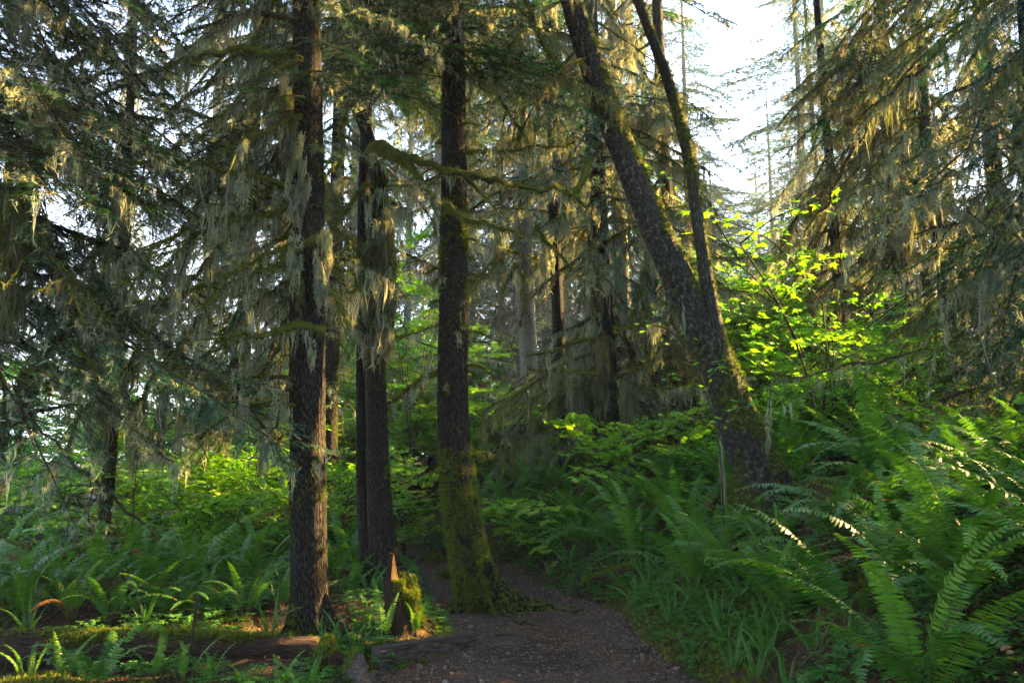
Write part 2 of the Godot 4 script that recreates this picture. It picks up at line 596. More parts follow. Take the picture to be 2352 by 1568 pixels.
# ---------------------------------------------------------------- ferns
# a pinnate frond: rises at `rise` degrees, arches over by `bend` degrees; unit length
func make_frond(rise: float, bend: float, pairs: int, blade: float, narrow: float, col: Color, curl := 0.0, worn := 0.0) -> ArrayMesh:
	var mb := MB.new()
	var tear := rr(0, 500)
	var pts := []
	var dirs := []
	var p := Vector3.ZERO
	var sway := rr(-0.25, 0.25)
	var steps := 26
	for k in steps + 1:
		var t := float(k) / steps
		var el := deg_to_rad(rise - bend * pow(t, 1.4) - curl * smoothstep(0.82, 1.0, t))
		var d := Vector3(cos(el), sin(el), sway * t).normalized()
		pts.append(p)
		dirs.append(d)
		p += d / steps
	var rad := []
	for k in steps + 1: rad.append(lerpf(0.0055, 0.0012, float(k) / steps))
	var stem := col.lerp(Color(0.16, 0.13, 0.04), 0.55)
	tube(mb, pts, rad, 3, func(_p, _o): return stem)
	var twist := rr(-0.25, 0.25)
	for k in pairs:
		var t := 0.13 + 0.87 * (k + 0.5) / pairs
		var fi := t * steps
		var b: Vector3 = (pts[int(fi)] as Vector3).lerp(pts[mini(int(fi) + 1, steps)], fposmod(fi, 1.0))
		var d: Vector3 = dirs[int(fi)]
		var side := d.cross(Vector3.UP)
		if side.length() < 0.15: side = Vector3(0, 0, 1)
		side = side.normalized().rotated(d, twist + 0.3 * sway)
		var up := side.cross(d)
		var env := minf(smoothstep(0.0, 0.2, t - 0.06) * 0.75 + 0.25 * smoothstep(0.1, 0.4, t), 1.0) * pow(maxf(0.0, 1.03 - t), 0.62) * 1.25
		var l := blade * minf(env, 1.0)
		var w := 0.87 / pairs * narrow * 0.5
		for s in [-1.0, 1.0]:
			if rng.randf() < 0.02 or noise.get_noise_1d(k * 30.0 + s * 200.0 + tear) > 0.8 - worn * 0.8: continue
			var o: Vector3 = (side * s + d * rr(0.06, 0.36) + up * rr(-0.36, 0.06)).normalized()
			var ll := l * rr(0.82, 1.08)
			var c2 := tint(col, 0.2)
			if worn > 0.3 and (t > 0.95 or rng.randf() < 0.03): c2 = tint(Color(0.16, 0.085, 0.03), 0.3)
			var m1 := b + o * ll * 0.45
			var m2 := b + o * ll * 0.8 + up * -0.06 * ll
			var e := b + o * ll + d * 0.05 * ll + up * -0.13 * ll
			mb.quad(b - d * w * 0.75, b + d * w * 0.9, m1 + d * w * 0.9, m1 - d * w * 0.8, c2)
			mb.quad(m1 - d * w * 0.8, m1 + d * w * 0.9, m2 + d * w * 0.62, m2 - d * w * 0.45, c2)
			mb.tri(m2 - d * w * 0.45, m2 + d * w * 0.62, e, c2)
	return mb.mesh(M.fern)


func fern(called: String, label: String, group: String, p: Vector3, size: float, fronds: int, meshes: Array, spread := 1.0, face := -100.0, lean := 0.0) -> Node3D:
	var o := thing(called, label, "fern", p, group)
	var start := rr(0, TAU)
	var crown := MB.new()
	tube(crown, [Vector3(0, -0.08, 0), Vector3(0, 0.0, 0), Vector3(0, 0.05, 0), Vector3(0, 0.09, 0)], [0.05, 0.055, 0.035, 0.004], 7, func(_p, _o): return tint(Color(0.05, 0.032, 0.018), 0.3), 0.5)
	part("rootstock", crown.mesh(M.wood), o, Transform3D(Basis().scaled(Vector3.ONE * size), Vector3.ZERO))
	for k in fronds:
		var a := start + TAU * (k + rr(-0.35, 0.35)) / fronds * (1.0 if spread >= 1.0 else spread)
		if face > -99.0: a = deg_to_rad(face) + rr(-1.5, 1.5) * spread
		var s := size * rr(0.72, 1.12)
		var m: Mesh = meshes[rng.randi() % meshes.size()]
		if fronds > 8 and rng.randf() < 0.05: m = dead_meshes[rng.randi() % 2]
		var b := Basis(Vector3.UP, a) * Basis(Vector3.RIGHT, rr(-0.35, 0.35)) * Basis(Vector3.BACK, deg_to_rad(rr(-12, 10) + lean))
		part("frond", m, o, Transform3D(b.scaled(Vector3.ONE * s), Vector3(cos(a), 0.3, -sin(a)) * 0.03))
	return o


# ---------------------------------------------------------------- broad leaves
func make_maple_leaf(size: float, lobes: int, col: Color) -> ArrayMesh:
	var mb := MB.new()
	var rim := []
	for k in lobes:
		var a := deg_to_rad(-115.0 + 230.0 * k / (lobes - 1))
		var long := 1.0 - 0.42 * absf(a) / 2.0
		rim.append([a - 0.17, long * 0.72])
		rim.append([a, long])
		rim.append([a + 0.17, long * 0.72])
		if k < lobes - 1: rim.append([a + deg_to_rad(115.0 / (lobes - 1)), long * 0.46])
	var pts := []
	for q in rim: pts.append(Vector3(cos(q[0]) * q[1], -0.16 * q[1] * q[1] + 0.05 * sin(q[0] * 9.0), sin(q[0]) * q[1]) * size + Vector3(0.12 * size, 0, 0))
	for k in pts.size() - 1: mb.tri(Vector3.ZERO, pts[k + 1], pts[k], col)
	var st := Vector3(-0.5, 0.12, 0) * size
	mb.tri(Vector3(0, 0, -0.012) * size, Vector3(0, 0, 0.02) * size, st, col)
	return mb.mesh(M.leaf)


func plain_leaf(mb: MB, p: Vector3, d: Vector3, up: Vector3, size: float, col: Color) -> void:
	var s := d.cross(up).normalized() * size * 0.3
	var m := p + d * size * 0.45 - up * size * 0.03
	var e := p + d * size - up * size * 0.12
	mb.tri(p, m + s + up * size * 0.06, e, col)
	mb.tri(p, e, m - s + up * size * 0.06, col)


func lobed_leaf(mb: MB, p: Vector3, d: Vector3, up: Vector3, size: float, col: Color) -> void:
	var s := d.cross(up).normalized()
	var c := p + d * size * 0.3
	var prev := Vector3.ZERO
	for k in 9:
		var a := deg_to_rad(-140.0 + 280.0 * k / 8.0)
		var r := size * (0.62 if k % 2 == 0 else 0.4)
		var q := c + (d * cos(a) + s * sin(a)) * r - up * r * 0.2
		if k > 0: mb.tri(c, q, prev, col)
		prev = q


# a flat, layered spray of small leaves along +x
func make_spray(length: float, leaf: float, maple: bool, col: Color) -> Array:
	var wood := MB.new()
	var green := MB.new()
	var path := []
	var off := rr(0, 500)
	for k in 12:
		var t := k / 11.0
		path.append(Vector3(t * length, 0.16 * length * sin(t * 2.2) - 0.16 * length * t * t, 0.12 * length * noise.get_noise_1d(t * 70.0 + off)))
	var rad := []
	for k in 12: rad.append(lerpf(0.006, 0.0015, k / 11.0))
	tube(wood, path, rad, 4, func(_p, _o): return TWIG)
	var subs := int(length / 0.07)
	for s in subs:
		var t := 0.1 + 0.9 * (s + 0.5) / subs
		var o: Vector3 = path[int(t * 11)]
		var sgn := 1.0 if s % 2 else -1.0
		var out := Vector3(rr(0.4, 0.9), rr(-0.1, 0.3), sgn * rr(0.5, 1.0)).normalized()
		var ll := length * rr(0.15, 0.4) * (1.1 - 0.6 * t)
		var lp := [o, o + out * ll * 0.5 + Vector3(0, rr(-0.02, 0.02), 0), o + out * ll - Vector3(0, ll * 0.12, 0)]
		tube(wood, lp, [0.003, 0.002, 0.001], 3, func(_p, _o): return TWIG)
		var cnt := maxi(2, int(ll / (leaf * 0.55)))
		for k in cnt:
			var q := (k + 1.0) / cnt
			for g in [-1.0, 1.0]:
				if rng.randf() < 0.15: continue
				var b: Vector3 = o + out * ll * q + Vector3(0, rr(-0.02, 0.015), 0)
				var d: Vector3 = (out * rr(0.2, 0.8) + out.cross(Vector3.UP) * g * rr(0.5, 1.0) + Vector3(0, rr(-0.4, 0.1), 0)).normalized()
				var up := (Vector3.UP + Vector3(rr(-0.45, 0.45), 0, rr(-0.45, 0.45))).normalized()
				if maple: lobed_leaf(green, b, d, up, leaf * rr(0.65, 1.2), tint(col, 0.2))
				else: plain_leaf(green, b, d, up, leaf * rr(0.65, 1.2), tint(col, 0.2))
	return [wood.mesh(M.wood), green.mesh(M.leaf), length, green.mesh(M.leaf, wood.mesh(M.wood))]


func make_prototypes() -> void:
	for k in 12:   # slopes from level to steep, two of each
		lichen_branches.append(make_lichen_branch([1.6, 1.2, 1.9, 1.4, 2.2, 1.6, 2.4, 1.8, 2.2, 1.5, 1.9, 1.3][k], [-8, -2, 4, 8, 14, 18, 24, 28, 34, 38, 44, 52][k], [22, 10, 30, 18, 26, 8, 28, 14, 20, 6, 18, 10][k], rr(0.35, 0.75), [1.3, 0.6, 1.5, 0.8, 1.2, 1.7, 0.7, 1.4, 1.6, 0.6, 1.3, 0.9][k], [0.55, 0.3, 0.8, 1.0, 0.5, 0.95, 0.4, 0.7, 1.05, 0.35, 0.75, 0.5][k], [9, 7, 12, 9, 13, 9, 14, 11, 13, 9, 11, 8][k], false, [LICHEN, OLIVE, LICHEN, DUSKY, OLIVE, LICHEN, DUSKY, LICHEN, OLIVE, LICHEN, LICHEN, DUSKY][k]))
	for k in 6:
		light_branches.append(make_lichen_branch([1.6, 1.9, 2.2, 2.4, 1.8, 1.6][k], [0, 10, 20, 30, 40, 5][k], 18, 0.4, 1.0, 0.6, 7, true))
	for k in 4:
		light_boughs.append(make_bough([1.7, 2.1, 1.5, 2.0][k], [0.28, 0.4, 0.22, 0.5][k], [0.0, 0.6, 0.0, 0.8][k], true))
	for k in 5:
		bough_meshes.append(make_bough([1.7, 2.1, 1.4, 1.9, 2.3][k], [0.28, 0.4, 0.22, 0.5, 0.34][k], [0.0, 0.7, 0.0, 1.1, 0.5][k]))
	for k in 14:
		var v := k % 8
		frond_meshes.append(make_frond([72, 64, 58, 50, 80, 66, 44, 75][v] + rr(-6, 6), [70, 92, 60, 75, 60, 110, 50, 95][v] + rr(-12, 12), [38, 34, 42][k % 3], [0.105, 0.11, 0.1, 0.105, 0.095, 0.1, 0.11, 0.1][v] * rr(0.88, 1.1), 0.84, FERN * Color([1.0, 0.8, 1.3, 0.85, 1.4, 0.7, 1.0, 1.55][v], [1.0, 0.85, 1.15, 0.9, 1.25, 0.75, 1.0, 1.4][v], 1.0), 0.0, [0.0, 0.25, 0.0, 0.4, 0.1][k % 5]))
	for k in 2:
		dead_meshes.append(make_frond([40, 25][k], [80, 60][k], 34, 0.09, 0.55, Color(0.14, 0.06, 0.025)))
	for k in 4:
		lance_meshes.append(make_frond([66, 78, 55, 70][k], [55, 40, 60, 80][k], 30, [0.06, 0.055, 0.065, 0.05][k], 0.98, Color(0.062, 0.17, 0.026)))
	for k in 3:
		young_meshes.append(make_frond([76, 68, 82][k], [75, 95, 60][k], 40, 0.1, 0.8, Color(0.13, 0.3, 0.03), [130, 160, 60][k]))
	for k in 4:
		spray_meshes.append(make_spray([0.8, 1.0, 0.65, 0.9][k], [0.042, 0.05, 0.036, 0.046][k], false, LEAF * Color([1.0, 0.9, 1.0, 0.8][k], 1.0, 1.0)))
	for k in 4:
		spray_meshes.append(make_spray([0.9, 1.1, 0.8, 1.2][k], [0.06, 0.07, 0.055, 0.075][k], true, LEAF * Color([1.1, 1.0, 0.95, 1.2][k], 1.0, 0.9)))
	for k in 4:
		maple_leaves.append(make_maple_leaf(1.0, [5, 7, 7, 5][k], LEAF * Color([1.1, 1.25, 0.9, 1.0][k], [1.0, 1.05, 0.9, 1.1][k], 0.9)))
	for k in 4:
		drape_meshes.append(make_drape([0.9, 0.7, 1.1, 0.55][k], [0.08, 0.1, 0.07, 0.06][k], [700, 650, 750, 420][k], [LICHEN, Color(0.12, 0.13, 0.05), Color(0.17, 0.18, 0.09), LICHEN][k]))
	for k in 3:
		var mb := MB.new()
		for q in 16:
			var a := rr(0, TAU)
			var b := Vector3(cos(a), 0, sin(a)) * rr(0.0, 0.022)
			var w := Vector3(-sin(a), 0, cos(a)) * rr(0.003, 0.006)
			mb.tri(b - w, b + w, b * rr(1.2, 2.2) + Vector3(0, rr(0.012, 0.032), 0), tint(MOSS * Color(1.25, 1.5, 1.2), 0.35))
		tuft_meshes.append(mb.mesh(M.moss))


# ---------------------------------------------------------------- trees
# places that stay open to the sky (pixel x, y, half width, half height), and the beams of sun that reach the ground
const GAPS := [[1712, 90, 75, 190], [1705, 300, 48, 110], [340, 285, 55, 40], [165, 345, 60, 55], [890, 285, 26, 40], [2235, 420, 22, 36], [1745, 380, 36, 60]]
var beams: Array = []


func open_air(p: Vector3, only_behind := 9.5) -> bool:
	if -p.z > only_behind:
		var q := to_px(p)
		for g in GAPS:
			if absf(q.x - g[0]) < g[2] and absf(q.y - g[1]) < g[3]: return true
	for b in beams:
		var t := (p - (b[0] as Vector3)).dot(sun_to)
		if t > 0.5 and (p - b[0] - sun_to * t).length() < b[1]: return true
	return false


func radii_along(pts: Array, radii: Array, step: float) -> Array:
	var out := []
	for k in pts.size() - 1:
		var cnt := maxi(1, int(ceil(pts[k].distance_to(pts[k + 1]) / step)))
		for q in cnt: out.append(lerpf(radii[k], radii[k + 1], float(q) / cnt))
	out.append(radii[-1])
	return out


# bark tube with furrows, buttress roots and a coat of moss tufts; returns the smoothed path and its radii
func trunk(tree: Node3D, pts: Array, radii: Array, mat: Material, sides: int, step: float, roots: Array, moss: Callable, tufts: int, called := "trunk", turn_bark := 0.0) -> Array:
	var path := smooth_path(pts, step)
	var rad := radii_along(pts, radii, step)
	var rows := []
	var cols := []
	var uvs := []
	var along := 0.0
	var off := rr(0, 300)
	var places := []
	for k in path.size():
		if k > 0: along += path[k].distance_to(path[k - 1])
		var dir: Vector3 = (path[mini(k + 1, path.size() - 1)] - path[maxi(k - 1, 0)]).normalized()
		var side := dir.cross(Vector3.BACK).normalized()
		var fwd := side.cross(dir)
		var row := PackedVector3Array()
		var crow := PackedColorArray()
		var urow := PackedVector2Array()
		for s in sides + 1:
			var a := TAU * s / sides - PI / 2.0
			var o := side * cos(a) + fwd * sin(a)
			var r: float = rad[k]
			var y: float = path[k].y
			for g in roots:   # [angle, reach, height]
				var da := wrapf(a - g[0], -PI, PI)
				r += g[1] * exp(-maxf(y, -0.05) / g[2]) * exp(-da * da / (0.16 if g.size() < 4 else g[3]))
			r *= 1.0 + 0.07 * (absf(fine.get_noise_3d(cos(a) * 70.0 + off, along * 11.0, sin(a) * 70.0)) * 2.0 - 0.5) + 0.06 * fine.get_noise_3d(cos(a) * 9.0 + off, along * 5.0, sin(a) * 9.0)
			var p: Vector3 = path[k] + o * r
			var mo: float = moss.call(p, o, along) + 0.55 * noise.get_noise_3dv(p * 70.0) + 0.35 * noise.get_noise_3dv(p * 260.0)
			row.append(p)
			var pale := smoothstep(0.16, 0.32, noise.get_noise_3dv(p * Vector3(90, 45, 90) + Vector3(off, 300, 0)) + 0.3 * noise.get_noise_3dv(p * 400.0))
			var plain := (Color(0.4, 0.4, 0.4) * (1.0 + 0.5 * noise.get_noise_3dv(p * Vector3(60, 20, 60) + Vector3(0, off, 0)))).lerp(Color(0.72, 0.76, 0.66), pale * 0.7)
			crow.append(plain.lerp(Color(0.52, 0.68, 0.16), smoothstep(0.45, 0.75, mo)) if s < sides else crow[0])
			urow.append(Vector2(roundf(maxf(1.0, TAU * radii[radii.size() / 2] * 1.4)) * s / sides + turn_bark * along, along * 0.7))
		rows.append(row); cols.append(crow); uvs.append(urow)
	var mb := MB.new()
	mb.grid(rows, false, cols, uvs)
	var node := part(called, mb.mesh(mat), tree)
	var nr := rows.size()
	for q in tufts:
		var r := int(pow(rng.randf(), 1.7 if called == "trunk" else 1.0) * (nr - 1))
		var s := rng.randi() % sides
		var p: Vector3 = (rows[r][s] as Vector3).lerp(rows[r + 1][s], rng.randf()).lerp(rows[r][s + 1], rng.randf())
		var o: Vector3 = (p - path[r]).normalized()
		var mo: float = moss.call(p, o, 0.0) + 0.55 * noise.get_noise_3dv(p * 70.0) + 0.35 * noise.get_noise_3dv(p * 260.0)
		if mo > rr(0.45, 0.7): places.append(facing(p, o, rr(0.5, 1.15)))
	if places.size() > 0: many("moss", tuft_meshes[0], places, node)
	return [path, rad]


func facing(p: Vector3, up: Vector3, s: float) -> Transform3D:
	var x := up.cross(Vector3(rr(-1, 1), rr(-1, 1), rr(-1, 1))).normalized()
	return Transform3D(Basis(x, up, x.cross(up)) * Basis(Vector3.UP, rr(0, TAU)) * Basis().scaled(Vector3.ONE * s), p)


func px_path(list: Array, d: float, base: Vector3) -> Array:
	var out := []
	for q in list: out.append(at(q[0], q[1], q[2] if q.size() > 2 and q[2] < 100 and d < 0.0 else d) - base)
	return out


# tilt: how far the branch rises, in radians; lichen branches are picked by their slope and only nudged
func put_branch(tree: Node3D, p: Vector3, az: float, tilt: float, s: float, kind: int, roll := 0.0) -> bool:
	var nudge := tilt
	if kind < 100:
		var want := -rad_to_deg(tilt)
		kind = clampi(int((want + 4.0) / 8.5) * 2 + rng.randi() % 2, 0, 11)
		nudge = deg_to_rad(rr(-5, 5))
		roll = rr(-0.12, 0.12)
	var b := Basis(Vector3.UP, az) * Basis(Vector3.BACK, nudge) * Basis(Vector3.RIGHT, roll)
	var proto: Array = lichen_branches[kind] if kind < 100 else bough_meshes[kind - 100]
	var l: float = (proto[2] if kind < 100 else proto[3]) * s
	var run := (b * Vector3(cos(deg_to_rad(proto[3])), -sin(deg_to_rad(proto[3])), 0)) if kind < 100 else b.x
	for t in [0.2, 0.55, 0.95]:
		var w: Vector3 = tree.position + p + run * l * t
		if w.distance_to(EYE) < 3.6 or open_air(w): return false
		var sc := to_px(w)
		if -w.z < 9.0 and sc.y > 1100.0 and sc.y < 1700.0: return false
	var mid := tree.position + p + run * l * 0.5
	var seen := to_px(mid)
	if mid.z < -16.0 or seen.y < -250.0 or seen.x < -300.0 or seen.x > 2650.0:   # too far or out of frame: fewer, broader pieces
		if kind < 100:
			proto = light_branches[clampi(int(-rad_to_deg(tilt) / 10.0), 0, 4)]
			s *= l / s / proto[2]
		else: proto = light_boughs[(kind - 100) % 4]
	part("branch", proto[4], tree, Transform3D(b.scaled(Vector3.ONE * s), p))
	return true


# whole crowns of far trees, joined: height 1 tree is 18 m
func make_crown(green: float, low: float) -> Array:
	var bark_mb := []
	for k in 3: bark_mb.append(MB.new())
	var mats := [M.moss, M.needle, M.lichen]
	var cnt := 84
	for k in cnt:
		var t := (k + rng.randf()) / cnt
		var y := lerpf(low, 17.6, pow(t, 0.9))
		var s := lerpf(1.7, 0.35, pow(t, 1.5)) * rr(0.75, 1.2)
		var leafy_one := rng.randf() < green + 0.4 * t
		var pr: Array = light_boughs[rng.randi() % 4] if leafy_one else light_branches[rng.randi() % 6]
		var b := Basis(Vector3.UP, rr(0, TAU)) * Basis(Vector3.BACK, deg_to_rad(rr(-28, 6) if leafy_one else rr(-6, 6)))
		var xf := Transform3D(b.scaled(Vector3.ONE * s), Vector3(0, y, 0))
		var meshes: Array = [[pr[0], 0], [pr[1], 1], [pr[2], 2]] if leafy_one else [[pr[0], 0], [pr[1], 2]]
		for q in meshes:
			if q[0] == null: continue
			var arr: Array = (q[0] as ArrayMesh).surface_get_arrays(0)
			var mb: MB = bark_mb[q[1]]
			var at0 := mb.v.size()
			mb.v.append_array(xf * (arr[Mesh.ARRAY_VERTEX] as PackedVector3Array))
			mb.n.append_array(Transform3D(b, Vector3.ZERO) * (arr[Mesh.ARRAY_NORMAL] as PackedVector3Array))
			mb.c.append_array(arr[Mesh.ARRAY_COLOR])
			var idx: PackedInt32Array = arr[Mesh.ARRAY_INDEX]
			for z in idx.size(): idx[z] += at0
			mb.i.append_array(idx)
	var am := ArrayMesh.new()
	for k in 3: bark_mb[k].mesh(mats[k], am)
	return [am]


# coarse crown for trees behind the viewer: drooping limbs with broad sprays, enough to shade
func make_shade_crown() -> ArrayMesh:
	var mb := MB.new()
	for k in 70:
		var t := (k + rng.randf()) / 70.0
		var y := lerpf(5.8, 17.6, t)
		var a := rr(0, TAU)
		var l := lerpf(3.9, 0.6, pow(t, 1.4)) * rr(0.8, 1.15)
		for q in 34:
			var u := sqrt(rng.randf())
			var b := a + rr(-0.32, 0.32)
			var p := Vector3(cos(b) * l * u, y - 0.3 * l * u * u + rr(-0.08, 0.08), sin(b) * l * u)
			var d := Vector3(cos(b), rr(-0.6, 0.1), sin(b)) * rr(0.2, 0.4)
			var s := Vector3(-sin(b), 0, cos(b)) * rr(0.05, 0.11)
			mb.tri(p - s, p + s, p + d, tint(NEEDLE, 0.3))
	return mb.mesh(M.shade_needle)


func at_height(path: Array, y: float) -> Vector3:
	for k in path.size() - 1:
		if path[k + 1].y >= y: return path[k].lerp(path[k + 1], clampf((y - path[k].y) / maxf(0.001, path[k + 1].y - path[k].y), 0, 1))
	return path[-1]


func dress(tree: Node3D, path: Array, y0: float, y1: float, cnt: int, green: float, s0: float, s1: float, t0: float, t1: float, az0 := 0.0, az1 := 360.0) -> void:
	for k in cnt:
		var y := lerpf(y0, y1, (k + rng.randf()) / cnt)
		var p := at_height(path, y)
		var kind := 100 + rng.randi() % bough_meshes.size() if rng.randf() < green else rng.randi() % lichen_branches.size()
		put_branch(tree, p, deg_to_rad(rr(az0, az1)), deg_to_rad(rr(t0, t1)), rr(s0, s1) * lerpf(1.0, 0.75, float(k) / cnt), kind, rr(-0.3, 0.3))


# a branch drawn along points of its own, with moss sleeves and curtains of lichen
func own_branch(tree: Node3D, pts: Array, r0: float, r1: float, mossy: float, lichen: float, longest: float, twigs := 0, extra_green := 0, col := LICHEN, called := "branch") -> void:
	var wood := MB.new()
	var moss := MB.new()
	var hair := MB.new()
	var path := smooth_path(pts, 0.06)
	var wander := rr(0, 900)
	for k in path.size():
		var u := minf(1.0, k * 0.08)
		path[k] += Vector3(rr(-1, 1), rr(-1, 1), rr(-1, 1)) * 0.005 + Vector3(noise.get_noise_1d(k * 14.0 + wander), noise.get_noise_1d(k * 14.0 + wander + 200.0), noise.get_noise_1d(k * 14.0 + wander + 400.0)) * 0.07 * u
	var rad := branch_tube(wood, path, r0, r1, mossy, 8)
	fuzz(moss, path, rad, 420.0 * mossy, 0.03 + r0 * 0.25)
	hang(hair, path, lichen, longest * 1.5, 0.006, col)
	for k in twigs:
		var o: Vector3 = path[rng.randi_range(path.size() / 6, path.size() - 1)]
		var dir: Vector3 = (path[-1] - path[0]).normalized()
		var d: Vector3 = (dir * rr(0.2, 0.8) + Vector3(rr(-0.6, 0.6), rr(-0.7, 0.2), rr(-0.7, 0.7))).normalized()
		var l := rr(0.25, 0.8)
		var tp := []
		for q in 8: tp.append(o + d * l * q / 7.0 + Vector3(rr(-1, 1), rr(-1, 1) - q * q * 0.05, rr(-1, 1)) * 0.012)
		branch_tube(wood, tp, r0 * 0.35, 0.003, mossy, 5)
		hang(hair, tp, lichen * 0.9, longest * 1.2, 0.0055, col)
	moss_into(wood, moss)
	var o := part(called, wood.mesh(M.moss), tree)
	if hair.v.size() > 0: part("hanging_lichen", hair.mesh(M.lichen), o, Transform3D(), "stuff")
	for k in extra_green:
		var q: Vector3 = path[rng.randi_range(path.size() / 3, path.size() - 1)]
		var pr: Array = bough_meshes[[0, 2][rng.randi() % 2]]
		var s := rr(0.3, 0.5)
		part("needles", pr[1], o, Transform3D((Basis(Vector3.UP, rr(0, TAU)) * Basis(Vector3.BACK, rr(-0.3, 0.2))).scaled(Vector3.ONE * s), q), "stuff")


func px_branch(tree: Node3D, list: Array, d0: float, d1: float, r0: float, r1: float, mossy: float, lichen: float, longest: float, twigs := 0, green := 0, col := LICHEN) -> void:
	var pts := []
	for k in list.size(): pts.append(at(list[k][0], list[k][1], lerpf(d0, d1, float(k) / (list.size() - 1))) - tree.position)
	own_branch(tree, pts, r0, r1, mossy, lichen, longest, twigs, green, col)


# broken, mossy stubs of old limbs on a trunk
func stubs(tree: Node3D, path: Array, rad: Array, cnt: int, y0: float, y1: float) -> void:
	for k in cnt:
		var q := rng.randi_range(3, path.size() - 3)
		if path[q].y < y0 or path[q].y > y1: continue
		var a := rr(-0.4, PI + 0.4)
		var o := Vector3(cos(a), rr(-0.25, 0.15), sin(a))
		var l := rr(0.05, 0.28)
		own_branch(tree, [path[q] + o * rad[q] * 0.7, path[q] + o * (rad[q] + l * 0.5), path[q] + o * (rad[q] + l) - Vector3(0, l * 0.25, 0)], rr(0.01, 0.022), 0.006, rr(0.2, 1.0), rr(0.4, 1.6), rr(0.08, 0.25), 0, 0, [LICHEN, OLIVE][k % 2], "stub")


func drape(tree: Node3D, px: float, py: float, d: float, kind: int, s: float, wide := 1.0) -> void:
	if open_air(at(px, py, d)) or open_air(at(px, py, d) - Vector3(0, 0.5, 0)): return
	var o := part("moss_drape", drape_meshes[kind], tree, Transform3D(Basis(Vector3.UP, rr(0, TAU)).scaled(Vector3(s * wide, s, s * wide)), at(px, py, d) - tree.position), "stuff")
	o.name = "moss_drape"


func no_moss(_p: Vector3, _o: Vector3, _a: float) -> float:
	return 0.1


func foot_moss(p: Vector3, o: Vector3, _a: float) -> float:
	return 0.85 * exp(-maxf(p.y, 0.0) / 0.55) + 0.12 + 0.22 * o.x


# conifer of the middle distance, each limb a part
func conifer(label: String, group: String, base: Vector3, height: float, r: float, mat: Material, y0: float, cnt: int, green: float, size: float, lean := Vector3.ZERO) -> Node3D:
	var t := thing("conifer_tree", label, "tree", base, group)
	var pts := [Vector3(0, -0.4, 0), Vector3(0, 0.3, 0), lean * 0.5 + Vector3(0, height * 0.5, 0), lean + Vector3(0, height, 0)]
	var a := trunk(t, pts, [r * 1.25, r * 1.1, r * 0.8, r * 0.15], mat, 14, 0.5, [[0.8, r * 0.7, 0.3], [2.9, r * 0.6, 0.25], [4.8, r * 0.7, 0.3]], foot_moss, 250)
	dress(t, a[0], y0, height * 0.96, cnt, green, size * 0.8, size * 1.3, -45, 8)
	return t


# tree of the forest far behind: a trunk and one joined crown
func far_conifer(label: String, group: String, base: Vector3, height: float, r: float, mat: Material, kind: int, wide := 1.0) -> Node3D:
	var t := thing("far_conifer_tree", label, "tree", base, group)
	trunk(t, [Vector3(0, -0.4, 0), Vector3(0, 0.3, 0), Vector3(0, height * 0.5, 0), Vector3(0, height, 0)], [r * 1.25, r * 1.1, r * 0.8, r * 0.1], mat, 10, 0.8, [[0.8, r * 0.7, 0.3], [2.9, r * 0.6, 0.25]], foot_moss, 0)
	part("crown", crown_meshes[kind], t, Transform3D(Basis(Vector3.UP, rr(0, TAU)).scaled(Vector3(wide, height / 18.0, wide)), Vector3.ZERO), "stuff")
	return t


func shrub(label: String, group: String, p: Vector3, height: float, wide: float, cnt: int, maple: bool, size := 1.0) -> Node3D:
	var t := thing("understory_shrub", label, "shrub", p, group)
	var mb := MB.new()
	var tops := []
	for k in maxi(2, cnt / 7):
		var a := rr(0, TAU)
		var path := []
		for q in 9:
			var u := q / 8.0
			path.append(Vector3(cos(a), 0, sin(a)) * wide * 0.5 * u * u + Vector3(rr(-0.02, 0.02), height * u - 0.1, rr(-0.02, 0.02)))
		var rad := []
		for q in 9: rad.append(lerpf(0.012, 0.004, q / 8.0))
		var st := MB.new()
		tube(st, path, rad, 5, func(_p, _o): return tint(TWIG, 0.3))
		part("stem", st.mesh(M.wood), t)
		tops.append(path)
	for k in cnt:
		var path: Array = tops[rng.randi() % tops.size()]
		var q: Vector3 = path[rng.randi_range(2, 8)]
		var w := t.position + q
		var pr: Array = spray_meshes[(4 if maple else 0) + rng.randi() % 4]
		var s := rr(0.7, 1.2) * size
		var b := Basis(Vector3.UP, rr(0, TAU)) * Basis(Vector3.BACK, rr(-0.15, 0.5)) * Basis(Vector3.RIGHT, rr(-0.3, 0.3))
		if open_air(w, 7.0) or open_air(w + b.x * s * 0.5, 7.0) or open_air(w + b.x * s, 7.0): continue
		part("leafy_twig", pr[3], t, Transform3D(b.scaled(Vector3.ONE * s), q))
	return t


# leaves and twigs of a whole far bush, joined; 2.6 m high and wide
func make_bush_crown(maple: bool) -> ArrayMesh:
	var out := [MB.new(), MB.new()]
	for k in 40:
		var t := rng.randf()
		var a := rr(0, TAU)
		var p := Vector3(cos(a), 0, sin(a)) * 0.7 * t + Vector3(0, 0.25 + 2.1 * t, 0)
		var pr: Array = spray_meshes[(4 if maple else 0) + rng.randi() % 4]
		var b := Basis(Vector3.UP, rr(0, TAU)) * Basis(Vector3.BACK, rr(-0.15, 0.5))
		var xf := Transform3D(b.scaled(Vector3.ONE * rr(1.0, 1.5)), p)
		for z in 2:
			var arr: Array = (pr[z] as ArrayMesh).surface_get_arrays(0)
			var mb: MB = out[z]
			var at0 := mb.v.size()
			mb.v.append_array(xf * (arr[Mesh.ARRAY_VERTEX] as PackedVector3Array))
			mb.n.append_array(Transform3D(b, Vector3.ZERO) * (arr[Mesh.ARRAY_NORMAL] as PackedVector3Array))
			mb.c.append_array(arr[Mesh.ARRAY_COLOR])
			var idx: PackedInt32Array = arr[Mesh.ARRAY_INDEX]
			for y in idx.size(): idx[y] += at0
			mb.i.append_array(idx)
	return out[1].mesh(M.leaf, out[0].mesh(M.wood))


